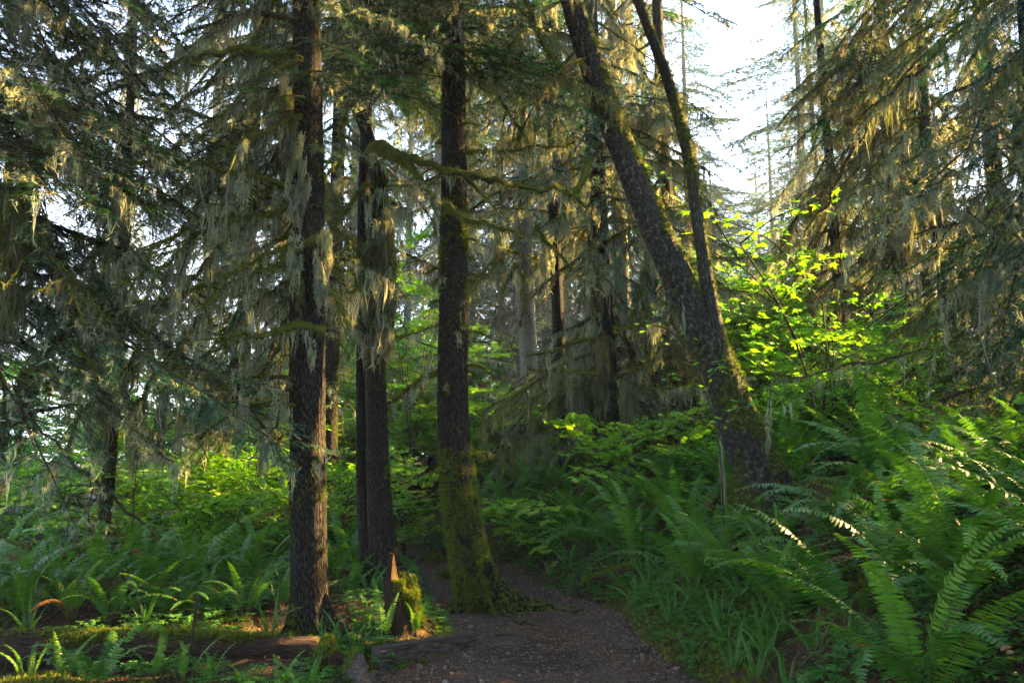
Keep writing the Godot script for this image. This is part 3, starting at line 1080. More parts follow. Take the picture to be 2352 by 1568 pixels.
func far_bush(label: String, group: String, p: Vector3, height: float, wide: float, kind: int) -> void:
	for k in 4:
		if open_air(p + Vector3(0, height * (k + 0.5) / 4.0, 0), 99.0): return
	var t := thing("understory_shrub", label, "shrub", p, group)
	part("foliage", bush_meshes[kind], t, Transform3D(Basis(Vector3.UP, rr(0, TAU)).scaled(Vector3(wide / 2.6, height / 2.6, wide / 2.6)), Vector3.ZERO), "stuff")
	for k in 3:
		var st := MB.new()
		var a := rr(0, TAU)
		var o := Vector3(cos(a), 0, sin(a)) * wide * 0.3
		tube(st, [Vector3(0, -0.1, 0), o * 0.2 + Vector3(0, height * 0.4, 0), o + Vector3(0, height * 0.85, 0)], [0.014, 0.01, 0.004], 5, func(_p, _o): return TWIG)
		part("stem", st.mesh(M.wood), t)


# ---------------------------------------------------------------- ground
func spaced(a: float, b: float, f0: float, f1: float, near: float, grow: float) -> Array:
	# steps of `near` between f0 and f1, growing outside
	var out := [f0]
	while out[-1] < f1: out.append(out[-1] + near)
	var s := near
	while out[-1] < b:
		s *= grow
		out.append(out[-1] + s)
	s = near
	while out[0] > a:
		s *= grow
		out.push_front(out[0] - s)
	return out


func make_ground() -> void:
	var xs := spaced(-70, 70, -5.0, 5.5, 0.14, 1.13)
	var zs := spaced(-110, 12, -14.0, -4.0, 0.14, 1.13)
	var rows := []
	var cols := []
	for z in zs:
		var row := PackedVector3Array()
		var crow := PackedColorArray()
		for x in xs:
			row.append(Vector3(x, land(x, z), z))
			var m := smoothstep(-0.15, 0.3, noise.get_noise_2d(x * 50.0 + 70.0, z * 50.0) + 0.35 * noise.get_noise_2d(x * 300.0, z * 300.0))
			crow.append(Color(0.085, 0.058, 0.036).lerp(Color(0.075, 0.09, 0.022), m * 0.75))
		rows.append(row); cols.append(crow)
	var mb := MB.new()
	mb.grid(rows, false, cols, [], false)
	var g := part("ground", mb.mesh(M.floor), self)
	tag(g, "dark forest floor of rotting needles and patchy moss", "ground", "", "structure")

	rows = []
	cols = []
	var d := 20.0
	while d > -4.0:
		var e := edges(d)
		var row := PackedVector3Array()
		var crow := PackedColorArray()
		for k in 25:
			var x := lerpf(e.x - 0.22, e.y + 0.22, k / 24.0)
			var dip := 0.03 * (1.0 - pow(absf(k / 12.0 - 1.0), 2.0))
			row.append(Vector3(x, 0.012 - dip + 0.024 * noise.get_noise_2d(x * 150.0, d * 150.0) + 0.006 * noise.get_noise_2d(x * 700.0, d * 700.0), -d))
			var m := smoothstep(-0.1, 0.35, noise.get_noise_2d(x * 110.0, d * 70.0 + 40.0))
			var damp := smoothstep(0.05, 0.4, noise.get_noise_2d(x * 60.0 + 900.0, d * 35.0) + 0.3 * noise.get_noise_2d(x * 260.0, d * 260.0))
			crow.append(Color(0.14, 0.1, 0.073).lerp(Color(0.145, 0.082, 0.05), m * 0.8).lerp(Color(0.07, 0.05, 0.037), damp * 0.8))
		rows.append(row); cols.append(crow)
		d -= 0.09
	mb = MB.new()
	mb.grid(rows, false, cols, [], false)
	tag(part("trail", mb.mesh(M.trail), self), "dark gravel footpath curving away between the trees", "path", "", "structure")

	# loose stones on the path
	var stones := []
	for k in 3:
		var sb := MB.new()
		var ico := []
		for q in 12: ico.append(Vector3(rr(0.75, 1.1), rr(0.55, 0.8), rr(0.7, 1.1)))
		var rws := []
		var cls := []
		for r in 5:
			var el := -PI / 2 + PI * r / 4.0
			var rw := PackedVector3Array()
			var cl := PackedColorArray()
			for s in 6:
				var f: Vector3 = ico[(r * 5 + s) % 12] if r % 4 else Vector3(0.8, 0.6, 0.8)
				rw.append(Vector3(cos(el) * cos(TAU * s / 6.0) * f.x, sin(el) * f.y, cos(el) * sin(TAU * s / 6.0) * f.z))
				cl.append(Color.WHITE)
			rws.append(rw); cls.append(cl)
		sb.grid(rws, true, cls)
		stones.append(sb.mesh(M.stone))
	for k in 3:
		var xfs := []
		var cs := []
		for q in 9000:
			var dd := lerpf(4.2, 13.0, pow(rng.randf(), 1.8))
			var e := edges(dd)
			var u := rng.randf()
			if rng.randf() < 0.45: u = 0.5 + 0.5 * signf(u - 0.5) * pow(absf(u - 0.5) * 2.0, 0.35)
			var x := lerpf(e.x - 0.06, e.y + 0.06, u)
			var s := lerpf(0.003, 0.011, pow(rng.randf(), 2.8)) * (rr(1.6, 3.2) if rng.randf() < 0.02 + 0.06 * absf(u - 0.5) else 1.0)
			xfs.append(Transform3D(Basis(Vector3(rr(-1, 1), rr(-1, 1), rr(-1, 1)).normalized(), rr(0, TAU)).scaled(Vector3.ONE * s), Vector3(x, path_height(x, dd) + s * 0.25, -dd)))
			var g2 := 0.03 + 0.1 * pow(rng.randf(), 2.0)
			cs.append(Color(g2 * rr(1.2, 1.5), g2 * 1.02, g2 * rr(0.6, 0.8)))
		tag(many("gravel", stones[k], xfs, self, cs), "small loose stones strewn over the footpath", "gravel", "", "stuff")
	# needles and bits of twig on the path and the floor
	var sm := MB.new()
	tube(sm, [Vector3(-0.5, 0, 0), Vector3(0, 0.03, 0.06), Vector3(0.5, 0, 0)], [0.03, 0.04, 0.02], 3, func(_p, _o): return Color.WHITE)
	var stick := sm.mesh(M.stone)
	var sx := []
	var sc := []
	for q in 16000:
		var dd := lerpf(3.6, 12.0, pow(rng.randf(), 1.5))
		var e := edges(dd)
		var x := rr(e.x - 3.5, e.y + 3.2) if q % 3 else rr(e.x, e.y)
		var yy := path_height(x, dd) if on_trail(x, -dd) else land(x, -dd)
		var s := lerpf(0.015, 0.12, pow(rng.randf(), 3.0))
		sx.append(Transform3D((Basis(Vector3.UP, rr(0, TAU)) * Basis(Vector3.BACK, rr(-0.25, 0.25))).scaled(Vector3(s, 0.05, 0.05)), Vector3(x, yy + 0.004, -dd)))
		sc.append(tint(Color(0.13, 0.075, 0.04), 0.5))
	var lm := MB.new()
	lm.tri(Vector3(-0.5, 0, 0), Vector3(0.1, 0.12, 0.28), Vector3(0.5, 0, 0), Color.WHITE)
	lm.tri(Vector3(-0.5, 0, 0), Vector3(0.5, 0, 0), Vector3(0.05, 0.1, -0.3), Color.WHITE)
	var dead_leaf := lm.mesh(M.stone)
	var lx := []
	var lc := []
	for q in 9000:
		var dd := lerpf(3.4, 11.0, pow(rng.randf(), 1.4))
		var e := edges(dd)
		var x := rr(e.x - 3.5, e.y + 3.4)
		if on_trail(x, -dd) and rng.randf() < 0.85: continue
		var yy := path_height(x, dd) if on_trail(x, -dd) else land(x, -dd)
		lx.append(Transform3D((Basis(Vector3.UP, rr(0, TAU)) * Basis(Vector3.RIGHT, rr(-0.6, 0.6))).scaled(Vector3.ONE * rr(0.02, 0.055)), Vector3(x, yy + 0.006, -dd)))
		lc.append(tint(Color(0.12, 0.062, 0.03), 0.6))
	tag(many("dead_leaf_litter", dead_leaf, lx, self, lc), "dead brown leaves scattered over the forest floor", "litter", "", "stuff")
	tag(many("forest_litter", stick, sx, self, sc), "brown needles and bits of twig on the ground", "litter", "", "stuff")


func path_height(x: float, d: float) -> float:
	var e := edges(d)
	var k := clampf((x - e.x + 0.22) / (e.y - e.x + 0.44), 0, 1) * 2.0 - 1.0
	return 0.012 - 0.03 * (1.0 - k * k) + 0.024 * noise.get_noise_2d(x * 150.0, d * 150.0)


func make_ground_cover() -> void:
	# moss cushions on the floor
	for v in 3:
		var xfs := []
		for q in 9000:
			var dd := lerpf(4.4, 14.0, pow(rng.randf(), 1.3))
			var e := edges(dd)
			var x := rr(-4.5, e.x + 0.12) if rng.randf() < 0.6 else rr(e.y - 0.1, e.y + 2.2)
			var m := noise.get_noise_2d(x * 50.0 + 70.0, -dd * 50.0) + 0.35 * noise.get_noise_2d(x * 300.0, -dd * 300.0)
			var near_edge := exp(-minf(absf(x - e.x), absf(x - e.y)) / 0.25)
			if m + near_edge * 0.5 < rr(0.0, 0.4): continue
			xfs.append(Transform3D(Basis(Vector3.UP, rr(0, TAU)).scaled(Vector3.ONE * rr(0.6, 1.6)), Vector3(x, land(x, -dd) - 0.004, -dd)))
		tag(many("moss_carpet", tuft_meshes[v], xfs, self), "green moss carpet along the path edges", "moss", "", "stuff")
	# three-leaved sorrel
	var sb := MB.new()
	for k in 3:
		var a := TAU * k / 3.0
		var o := Vector3(cos(a), 0, sin(a))
		var s := Vector3(-sin(a), 0, cos(a))
		var top := Vector3(0, 0.07, 0)
		var c := Color(1, 1, 1)
		sb.tri(top, top + o * 0.02 + s * 0.014 - Vector3(0, 0.003, 0), top + o * 0.021, c)
		sb.tri(top, top + o * 0.021, top + o * 0.02 - s * 0.014 - Vector3(0, 0.003, 0), c)
	sb.tri(Vector3(-0.001, -0.02, 0), Vector3(0.001, -0.02, 0), Vector3(0, 0.07, 0), Color(0.7, 0.6, 0.5))
	var sorrel := sb.mesh(M.leaf)
	var xs := []
	var cs := []
	for q in 60000:
		var dd := lerpf(2.6, 14.0, pow(rng.randf(), 1.2))
		var e := edges(dd)
		var right := rng.randf() < 0.55
		var x := e.y + 0.05 + 4.0 * pow(rng.randf(), 1.2) if right else e.x - 0.1 - 4.5 * rng.randf()
		if noise.get_noise_2d(x * 80.0 + 400.0, -dd * 80.0) + (0.18 if right else 0.02) < rr(-0.05, 0.15): continue
		xs.append(Transform3D((Basis(Vector3.UP, rr(0, TAU)) * Basis(Vector3.RIGHT, rr(-0.4, 0.4))).scaled(Vector3.ONE * rr(0.8, 1.7)), Vector3(x, land(x, -dd), -dd)))
		cs.append(tint(Color(0.065, 0.19, 0.025), 0.3))
	tag(many("sorrel_ground_cover", sorrel, xs, self, cs), "three leaved sorrel covering the bank and the floor", "ground cover", "", "stuff")


# ---------------------------------------------------------------- wood on the ground
func beam(a: Vector3, b: Vector3, high: float, deep: float) -> void:
	var o := thing("timber_edging", "squared weathered timber laid along the edge of the path", "timber", a)
	var mb := MB.new()
	var ax := b - a
	var l := ax.length()
	var x := ax.normalized()
	var z := x.cross(Vector3.UP).normalized()
	var y := z.cross(x)
	var prof := []
	var bev := 0.012
	for q in [[-deep / 2 + bev, -0.05], [-deep / 2, -0.05 + bev], [-deep / 2, high - bev], [-deep / 2 + bev, high], [deep / 2 - bev, high], [deep / 2, high - bev], [deep / 2, -0.05 + bev], [deep / 2 - bev, -0.05]]: prof.append(Vector2(q[0], q[1]))
	var rows := []
	var cols := []
	var uvs := []
	var nn := 40
	for k in nn + 1:
		var t := float(k) / nn * l
		var row := PackedVector3Array()
		var crow := PackedColorArray()
		var u := PackedVector2Array()
		for q in prof.size() + 1:
			var pr: Vector2 = prof[q % prof.size()]
			var w := 0.006 * noise.get_noise_3d(t * 90.0, pr.x * 900.0, pr.y * 900.0)
			row.append(x * t + z * (pr.x + w) + y * (pr.y + w))
			crow.append(Color(0.42, 0.39, 0.36).lerp(Color(0.45, 0.6, 0.15), smoothstep(0.35, 0.6, noise.get_noise_3d(t * 200.0, pr.x * 500.0, pr.y * 500.0) - pr.y * 2.0)))
			u.append(Vector2(t, q * 0.05))
		rows.append(row); cols.append(crow); uvs.append(u)
	mb.grid(rows, false, cols, uvs, true)
	part("beam", mb.mesh(M.timber), o)
	for end in [0, nn]:   # sawn ends
		var e := MB.new()
		var mid := Vector3.ZERO
		for q in prof.size(): mid += rows[end][q] / prof.size()
		for q in prof.size(): e.tri(mid, rows[end][q], rows[end][q + 1], Color(0.07, 0.06, 0.052))
		part("sawn_end", e.mesh(M.wood), o, Transform3D(Basis(), x * (0.001 if end else -0.001)))


# a lying log: bark tube with a rotten, uneven surface and moss on top
func log_of(called: String, label: String, category: String, a: Vector3, b: Vector3, r0: float, r1: float, mossy: float, tufts: int, mat: Material, bow := 0.0) -> Node3D:
	var o := thing(called, label, category, a)
	var mid := (b - a) * 0.5 + Vector3(0, bow, 0)
	trunk(o, [Vector3.ZERO - (b - a) * 0.002, (b - a) * 0.02, mid, (b - a) * 0.98, b - a], [0.02, r0, (r0 + r1) / 2.0, r1, 0.01], mat, 26, 0.07, [], func(_p: Vector3, n: Vector3, _a: float) -> float: return mossy + 0.75 * n.y, tufts, "bole")
	return o


func make_stump(p: Vector3) -> void:
	var o := thing("mossy_stump", "broken rotten stump with a tall splinter and bright moss cap", "stump", p)
	var rows := []
	var cols := []
	var uvs := []
	var sides := 34
	for k in 20:
		var t := k / 19.0
		var row := PackedVector3Array()
		var crow := PackedColorArray()
		var u := PackedVector2Array()
		for s in sides + 1:
			var a := TAU * s / sides - PI / 2.0
			var spike := exp(-pow(wrapf(a - 2.6, -PI, PI) / 0.34, 2.0))
			var jag := 0.08 * absf(sin(a * 7.0 + 1.0)) * absf(fine.get_noise_1d(a * 40.0)) * 3.0
			var top := 0.36 + 0.21 * spike * (0.8 + 0.2 * sin(a * 31.0)) + jag + 0.05 * fine.get_noise_2d(cos(a) * 50.0, sin(a) * 50.0) - 0.13 * maxf(0.0, cos(a))
			var r := lerpf(0.185, 0.125, pow(t, 0.6)) + 0.05 * exp(-t * 9.0) * (1.0 + sin(a * 5.0)) - 0.03 * spike * t + 0.045 * fine.get_noise_3d(cos(a) * 60.0, t * 16.0, sin(a) * 60.0)
			var y := -0.08 + t * (top + 0.08)
			row.append(Vector3(cos(a) * r, y, sin(a) * r * 0.9) + Vector3(-0.02 * t, 0, 0))
			var mo := t * 0.6 + 0.5 * cos(a) + 0.3 * noise.get_noise_3d(row[-1].x * 120, row[-1].y * 120, row[-1].z * 120) - 0.9 * spike
			crow.append(Color(0.42, 0.4, 0.36).lerp(Color(0.6, 0.7, 0.14), smoothstep(0.3, 0.6, mo)))
			u.append(Vector2(2.0 * s / sides, y * 1.2))
		rows.append(row); cols.append(crow); uvs.append(u)
	# rotten hollow top
	var row2 := PackedVector3Array()
	var c2 := PackedColorArray()
	var u2 := PackedVector2Array()
	for s in sides + 1:
		var q: Vector3 = rows[-1][s]
		row2.append(Vector3(q.x * 0.35, minf(q.y, 0.36) - 0.05, q.z * 0.35))
		c2.append(Color(0.6, 0.7, 0.14))
		u2.append(Vector2(2.0 * s / sides, 0.6))
	rows.append(row2); cols.append(c2); uvs.append(u2)
	var mb := MB.new()
	mb.grid(rows, false, cols, uvs)
	var body := part("snag", mb.mesh(M.rot), o)
	var xfs := []
	for q in 3000:
		var r := rng.randi_range(6, rows.size() - 2)
		var s := rng.randi() % sides
		var p1: Vector3 = (rows[r][s] as Vector3).lerp(rows[r + 1][s], rng.randf()).lerp(rows[r][s + 1], rng.randf())
		var a := TAU * s / sides - PI / 2.0
		var spike := exp(-pow(wrapf(a - 2.6, -PI, PI) / 0.4, 2.0))
		if r / 19.0 * 0.7 + 0.45 * cos(a) + 0.3 * noise.get_noise_3d(p1.x * 120, p1.y * 120, p1.z * 120) - spike < rr(0.5, 0.75): continue
		xfs.append(facing(p1, (Vector3(cos(a), 0.35, sin(a)) if r < 18 else Vector3.UP).normalized(), rr(0.6, 1.5)))
	many("moss", tuft_meshes[1], xfs, body)


# a lump of wood or stone: a sphere pushed about by noise
func lump(called: String, label: String, category: String, p: Vector3, size: Vector3, turn: float, mat: Material, col: Color, rough: float, moss_n: int, lean := 0.0) -> Node3D:
	var o := thing(called, label, category, p)
	var rows := []
	var cols := []
	var uvs := []
	var off := rr(0, 300)
	for r in 19:
		var el := -PI / 2 + PI * r / 18.0
		var row := PackedVector3Array()
		var crow := PackedColorArray()
		var u := PackedVector2Array()
		for s in 29:
			var a := TAU * s / 28.0 - PI / 2.0
			var n := Vector3(cos(el) * cos(a), sin(el), cos(el) * sin(a))
			var k := 1.0 + rough * noise.get_noise_3d(n.x * 70 + off, n.y * 70, n.z * 70) + rough * 0.4 * fine.get_noise_3d(n.x * 60 + off, n.y * 25, n.z * 60)
			row.append(Vector3(n.x * size.x, n.y * size.y, n.z * size.z) * k)
			crow.append(col)
			u.append(Vector2(s / 28.0, r / 18.0 * 0.5))
		rows.append(row); cols.append(crow); uvs.append(u)
	var mb := MB.new()
	mb.grid(rows, false, cols, uvs)
	var body := part("block", mb.mesh(mat), o, Transform3D(Basis(Vector3.UP, turn) * Basis(Vector3.BACK, lean), Vector3.ZERO))
	var xfs := []
	for q in moss_n:
		var r := rng.randi_range(8, 17)
		var s := rng.randi() % 28
		var p1: Vector3 = (rows[r][s] as Vector3).lerp(rows[r + 1][s + 1], rng.randf())
		if noise.get_noise_3d(p1.x * 100, p1.y * 100, p1.z * 100) + r * 0.05 - 0.5 > rr(-0.1, 0.2): xfs.append(facing(p1, (p1 / size).normalized(), rr(0.7, 1.4)))
	if xfs: many("moss", tuft_meshes[2], xfs, body)
	return o


func stick(called: String, label: String, category: String, pts: Array, r0: float, r1: float, mossy: float, lichen: float, longest: float) -> void:
	var base: Vector3 = pts[0]
	var o := thing(called, label, category, base)
	var rel := pts.map(func(q): return q - base)
	own_branch(o, rel, r0, r1, mossy, lichen, longest, 0, 0, LICHEN, "stem")


# ---------------------------------------------------------------- the scene
func _ready() -> void:
	rng.seed = 20240
	noise.seed = 7
	noise.frequency = 0.01
	noise.fractal_octaves = 2
	fine.seed = 11
	fine.frequency = 0.05
	fine.fractal_octaves = 3

	var cam := Camera3D.new()
	cam.name = "camera"
	cam.fov = rad_to_deg(2.0 * atan(784.0 / FOCAL))
	cam.near = 0.05
	cam.far = 500.0
	cam.position = EYE
	cam.rotation_degrees = Vector3(PITCH, 0, 0)
	add_child(cam)
	cam.current = true

	var sky_mat := ProceduralSkyMaterial.new()
	sky_mat.sky_top_color = Color(0.58, 0.69, 0.86)
	sky_mat.sky_horizon_color = Color(0.88, 0.92, 0.95)
	sky_mat.sky_curve = 0.18
	sky_mat.ground_bottom_color = Color(0.1, 0.1, 0.08)
	sky_mat.ground_horizon_color = Color(0.35, 0.38, 0.33)
	var sky := Sky.new()
	sky.sky_material = sky_mat
	var env := Environment.new()
	env.background_mode = Environment.BG_SKY
	env.sky = sky
	env.background_energy_multiplier = 0.5
	env.tonemap_mode = Environment.TONE_MAPPER_LINEAR
	env.tonemap_exposure = 17.0
	env.sdfgi_enabled = true
	env.ssao_enabled = true
	env.ssil_enabled = true
	env.fog_enabled = true
	env.fog_density = 0.0008
	env.fog_light_color = Color(0.85, 0.92, 0.95)
	env.volumetric_fog_enabled = true
	env.volumetric_fog_density = 0.0
	var mist_mat := FogMaterial.new()
	mist_mat.density = 0.0045
	mist_mat.albedo = Color(0.93, 0.97, 0.95)
	var mist := FogVolume.new()
	mist.name = "morning_mist"
	mist.shape = RenderingServer.FOG_VOLUME_SHAPE_BOX
	mist.size = Vector3(70, 24, 42)
	mist.position = Vector3(4, 9, -36)
	mist.material = mist_mat
	mist.set_meta("kind", "stuff")
	mist.set_meta("label", "pale morning mist hanging among the far trees")
	mist.set_meta("category", "mist")
	add_child(mist)
	var we := WorldEnvironment.new()
	we.name = "environment"
	we.environment = env
	add_child(we)

	var az := deg_to_rad(SUN_AZIMUTH)
	var el := deg_to_rad(SUN_HEIGHT)
	sun_to = Vector3(sin(az) * cos(el), sin(el), -cos(az) * cos(el))
	var sun := DirectionalLight3D.new()
	sun.name = "sun"
	sun.light_color = Color(1.0, 0.82, 0.54)
	sun.light_energy = 1.6
	sun.light_angular_distance = 0.5
	sun.shadow_enabled = true
	add_child(sun)
	sun.look_at_from_position(sun_to * 50.0, Vector3.ZERO)

	make_materials()
	make_prototypes()
	for k in 4: crown_meshes.append(make_crown([0.3, 0.75, 0.9, 0.1][k], [1.2, 0.8, 1.0, 2.0][k])[0])
	crown_meshes.append(make_shade_crown())
	for k in 4: bush_meshes.append(make_bush_crown(k < 3))
	make_ground()
	make_main_trees()
	make_bank_trees()
	make_far_trees()
	make_deadwood()
	make_shrubs()
	make_far_bushes()
	make_ferns()
	make_ground_cover()


func px_trunk(list: Array, d: float, base: Vector3) -> Array:
	var pts := []
	var rad := []
	for q in list:
		pts.append(at(q[0], q[1], d) - base)
		rad.append(q[2] / FOCAL * d)
	return [pts, rad]


func make_main_trees() -> void:
	# where single beams of sun come through: the stump, a lichen branch, a fern, the leaning stem
	var stump := ground_at(925, 1440)
	beams = [[stump + Vector3(0.0, 0.3, 0), 0.55], [stump + Vector3(-0.25, 0.2, 0.1), 0.35], [at(600, 960, 6.6), 0.35], [at(2140, 1130, 5.2), 0.22], [at(1590, 640, 8.0), 0.3], [at(520, 170, 6.4), 0.25], [at(1085, 700, 8.0), 0.25], [at(950, 650, 15.5), 0.7], [at(620, 1050, 12.0), 0.8], [at(780, 1000, 12.0), 0.7], [at(950, 900, 15.5), 0.8], [at(450, 1100, 11.0), 0.6], [at(560, 1080, 11.0), 0.7], [at(700, 1050, 13.5), 0.8], [at(930, 1050, 13.0), 0.7], [at(950, 450, 15.5), 0.7], [at(1700, 520, 9.1), 0.4], [at(1750, 640, 9.1), 0.4], [at(1800, 560, 9.2), 0.45], [at(130, 1000, 9.0), 0.35]]

	# straight trunk behind the log
	var b := ground_at(712, 1452)
	var d := -b.z
	var t := thing("conifer_tree", "straight brown conifer trunk standing just behind the fallen log", "tree", b)
	var w := px_trunk([[716, 1500, 44], [712, 1400, 40], [707, 1100, 39.5], [705, 800, 39], [707, 500, 37], [706, 200, 35], [704, -100, 33], [702, -700, 26], [700, -1400, 12]], d, b)
	var p := trunk(t, w[0], w[1], M.bark_brown, 64, 0.05, [[0.3, 0.24, 0.12, 0.05], [1.1, 0.07, 0.16, 0.05], [2.0, 0.06, 0.2, 0.05], [2.9, 0.1, 0.14, 0.06], [5.0, 0.1, 0.15]], func(q: Vector3, o: Vector3, _a: float) -> float: return 0.75 * exp(-maxf(q.y, 0.0) / 0.28) + 0.13 + 0.3 * maxf(0.0, o.x) * exp(-maxf(q.y, 0.0) / 1.6), 5000)
	var path: Array = p[0]
	for q in [
		[[[662, 126], [608, 122], [562, 108], [515, 119], [450, 133], [378, 148], [302, 176]], 0.02, 0.9, 6],
		[[[690, 50], [594, 29], [522, 41], [439, 65], [380, 100]], 0.02, 1.0, 6],
		[[[560, 120], [518, 144], [497, 173], [443, 216], [396, 245], [360, 281], [281, 353]], 0.016, 1.0, 6],
		[[[364, 275], [295, 266], [252, 274], [216, 288], [187, 331], [169, 389], [166, 432]], 0.013, 0.9, 3],
		[[[690, 140], [612, 173], [504, 274], [436, 324]], 0.015, 1.1, 7],
		[[[690, 180], [594, 223], [540, 288], [479, 346]], 0.014, 1.2, 6],
		[[[690, 270], [641, 281], [562, 324], [504, 346]], 0.018, 1.0, 5],
		[[[690, 290], [590, 310], [522, 364], [440, 420]], 0.014, 1.2, 6],
		[[[680, 440], [612, 414], [554, 396], [418, 367], [324, 367], [227, 342]], 0.016, 0.8, 5],
		[[[690, 690], [648, 681], [522, 657]], 0.014, 0.7, 3],
		[[[749, 539], [706, 557], [662, 589], [612, 618], [562, 632], [504, 652], [450, 665], [382, 690], [300, 745]], 0.022, 1.0, 5],
		[[[742, 758], [684, 749], [612, 762], [562, 771], [515, 774], [493, 769]], 0.022, 0.8, 2],
		[[[610, 490], [461, 517], [392, 546], [335, 596]], 0.014, 1.1, 7],
		[[[640, 420], [490, 517], [396, 596], [346, 629], [266, 661]], 0.016, 1.1, 8],
		[[[670, 470], [533, 539], [468, 607], [396, 683], [342, 719]], 0.015, 1.2, 8],
		[[[690, 870], [594, 865], [560, 872]], 0.012, 0.6, 2],
		[[[691, 931], [594, 931], [554, 938], [504, 971], [446, 1010]], 0.012, 0.9, 5],
		[[[690, 620], [600, 690], [520, 760], [430, 850]], 0.013, 1.1, 7],
		[[[690, 560], [580, 600], [480, 700], [400, 830], [370, 930]], 0.014, 1.2, 8],
		[[[720, 600], [770, 590], [830, 600]], 0.011, 0.9, 2], [[[730, 690], [780, 670], [835, 660]], 0.012, 0.9, 2], [[[735, 640], [790, 705], [800, 760]], 0.009, 0.6, 1]]:
		var list: Array = q[0]
		px_branch(t, list, d - 0.1, d - rr(-0.5, 0.9), q[1] * 1.3, 0.006, rr(0.6, 0.95), q[2], 0.42, q[3], 0)
	# sunlit hanging side twigs under the mossy arm
	for list in [[[572, 776], [562, 823], [558, 870], [569, 913]], [[554, 870], [594, 881], [623, 906], [666, 935]], [[569, 924], [605, 985], [644, 1035], [684, 1071]], [[560, 900], [556, 960], [548, 1040]]]:
		px_branch(t, list, d - 0.25, d - 0.35, 0.012, 0.005, 0.6, 1.4, 0.32, 1, 0)
	for q in [[[554, 816], [504, 870], [468, 931], [450, 985]], [[430, 760], [400, 850], [372, 940], [360, 1040]], [[400, 800], [330, 900], [300, 980]], [[330, 760], [290, 860], [250, 980]]]:
		px_branch(t, q, d + 0.3, d + 0.8, 0.02, 0.006, 0.7, 1.3, 0.6, 4, 0, Color(0.17, 0.18, 0.09))
	# green tufts and long moss on the trunk itself
	for q in [[690, 300, 0, 1.1], [680, 520, 3, 1.0], [745, 520, 0, 0.9], [660, 170, 2, 0.9], [718, 770, 3, 0.5], [690, 640, 1, 0.5], [735, 590, 3, 0.8]]: drape(t, q[0], q[1], d - 0.22, q[2], q[3], 0.8)
	for q in [[690, 250, 200.0, 0.55], [700, 170, 250.0, 0.6], [720, 330, 300.0, 0.5], [640, 200, 210.0, 0.5], [370, 390, 180.0, 0.6], [420, 395, 240.0, 0.6], [330, 385, 270.0, 0.55], [730, 100, 300.0, 0.6], [690, 120, 230.0, 0.5]]:
		put_branch(t, at(q[0], q[1], d - 0.3) - b, deg_to_rad(q[2]), -0.3, q[3], 100 + rng.randi() % 3 * 2)
	dress(t, path, 2.4, 7.0, 26, 0.06, 0.8, 1.2, -50, -5, 100, 180)
	dress(t, path, 6.0, 10.5, 20, 0.35, 0.6, 1.0, -40, 5, 0, 360)
	dress(t, path, 4.0, 6.0, 14, 1.0, 0.5, 0.85, -25, 5, 150, 400)

	dress(t, path, 6.3, 11.5, 50, 0.85, 0.9, 1.5, -25, 5)

	stubs(t, path, p[1], 60, 0.9, 5.0)

	# twin trunk
	b = ground_at(872, 1352)
	d = -b.z
	t = thing("twin_trunk_tree", "dark twin trunked conifer with a cloak of moss on one stem", "tree", b)
	w = px_trunk([[893, 1410, 40], [886, 1330, 34], [872, 1150, 28], [864, 950, 24], [862, 780, 23], [868, 600, 22], [872, 450, 20], [855, 350, 16], [826, 265, 13], [790, 215, 10], [757, 192, 7]], d - 0.12, b)
	trunk(t, w[0], w[1], M.bark_brown, 44, 0.06, [[0.1, 0.09, 0.14], [1.5, 0.08, 0.14], [3.6, 0.06, 0.12]], func(q: Vector3, o: Vector3, _a: float) -> float: return 0.5 * exp(-maxf(q.y, 0.0) / 0.4) + 0.1 + 0.35 * smoothstep(2.4, 3.2, q.y) + 0.15 * o.x, 4200)
	w = px_trunk([[866, 1400, 28], [856, 1330, 25], [838, 1150, 19], [832, 950, 15], [832, 780, 14], [834, 500, 13.5], [842, 250, 13], [848, 50, 12.5], [850, -300, 11], [852, -900, 5]], d + 0.12, b)
	p = trunk(t, w[0], w[1], M.bark_brown, 36, 0.07, [[3.4, 0.09, 0.14], [4.5, 0.08, 0.12]], foot_moss, 1500)
	for q in [[872, 430, 0, 1.0], [885, 480, 2, 0.9], [855, 520, 1, 1.1], [880, 560, 1, 0.9], [870, 600, 0, 1.2], [848, 620, 2, 1.0], [862, 690, 1, 0.85], [855, 720, 3, 0.9], [842, 640, 0, 0.9], [890, 620, 2, 1.0], [892, 720, 3, 0.7], [840, 560, 1, 0.9]]: drape(t, q[0], q[1], d - 0.2, q[2], q[3] * 1.15, 1.1)
	for q in [
		[[[852, 348], [872, 336], [930, 355], [990, 380], [1080, 405], [1180, 430], [1260, 440], [1335, 455]], 0.024, 0.9, 3],
		[[[856, 372], [876, 352], [920, 372], [965, 410], [1000, 460], [1060, 490], [1120, 515], [1210, 545]], 0.03, 0.8, 2],
		[[[800, 230], [785, 300], [790, 380]], 0.016, 0.6, 1], [[[836, 240], [820, 200], [835, 150], [870, 110]], 0.014, 0.8, 2],
		[[[830, 600], [790, 592], [755, 597]], 0.013, 0.8, 1], [[[830, 745], [790, 748], [752, 752]], 0.014, 0.7, 2], [[[845, 420], [800, 470], [760, 560]], 0.013, 0.9, 3]]:
		px_branch(t, q[0], d - 0.15, 7.3 if q[1] > 0.02 else d - rr(0.2, 1.3), q[1] * (1.9 if q[1] > 0.02 else 1.4), 0.016 if q[1] > 0.02 else 0.008, 0.85, q[2], 0.3, q[3], 0)
	dress(t, p[0], 5.6, 9.0, 36, 0.3, 0.5, 0.95, -25, 5)
	dress(t, p[0], 5.4, 7.5, 18, 1.0, 0.55, 0.9, -20, 8)

	# buttressed trunk beside the path
	b = ground_at(1095, 1398)
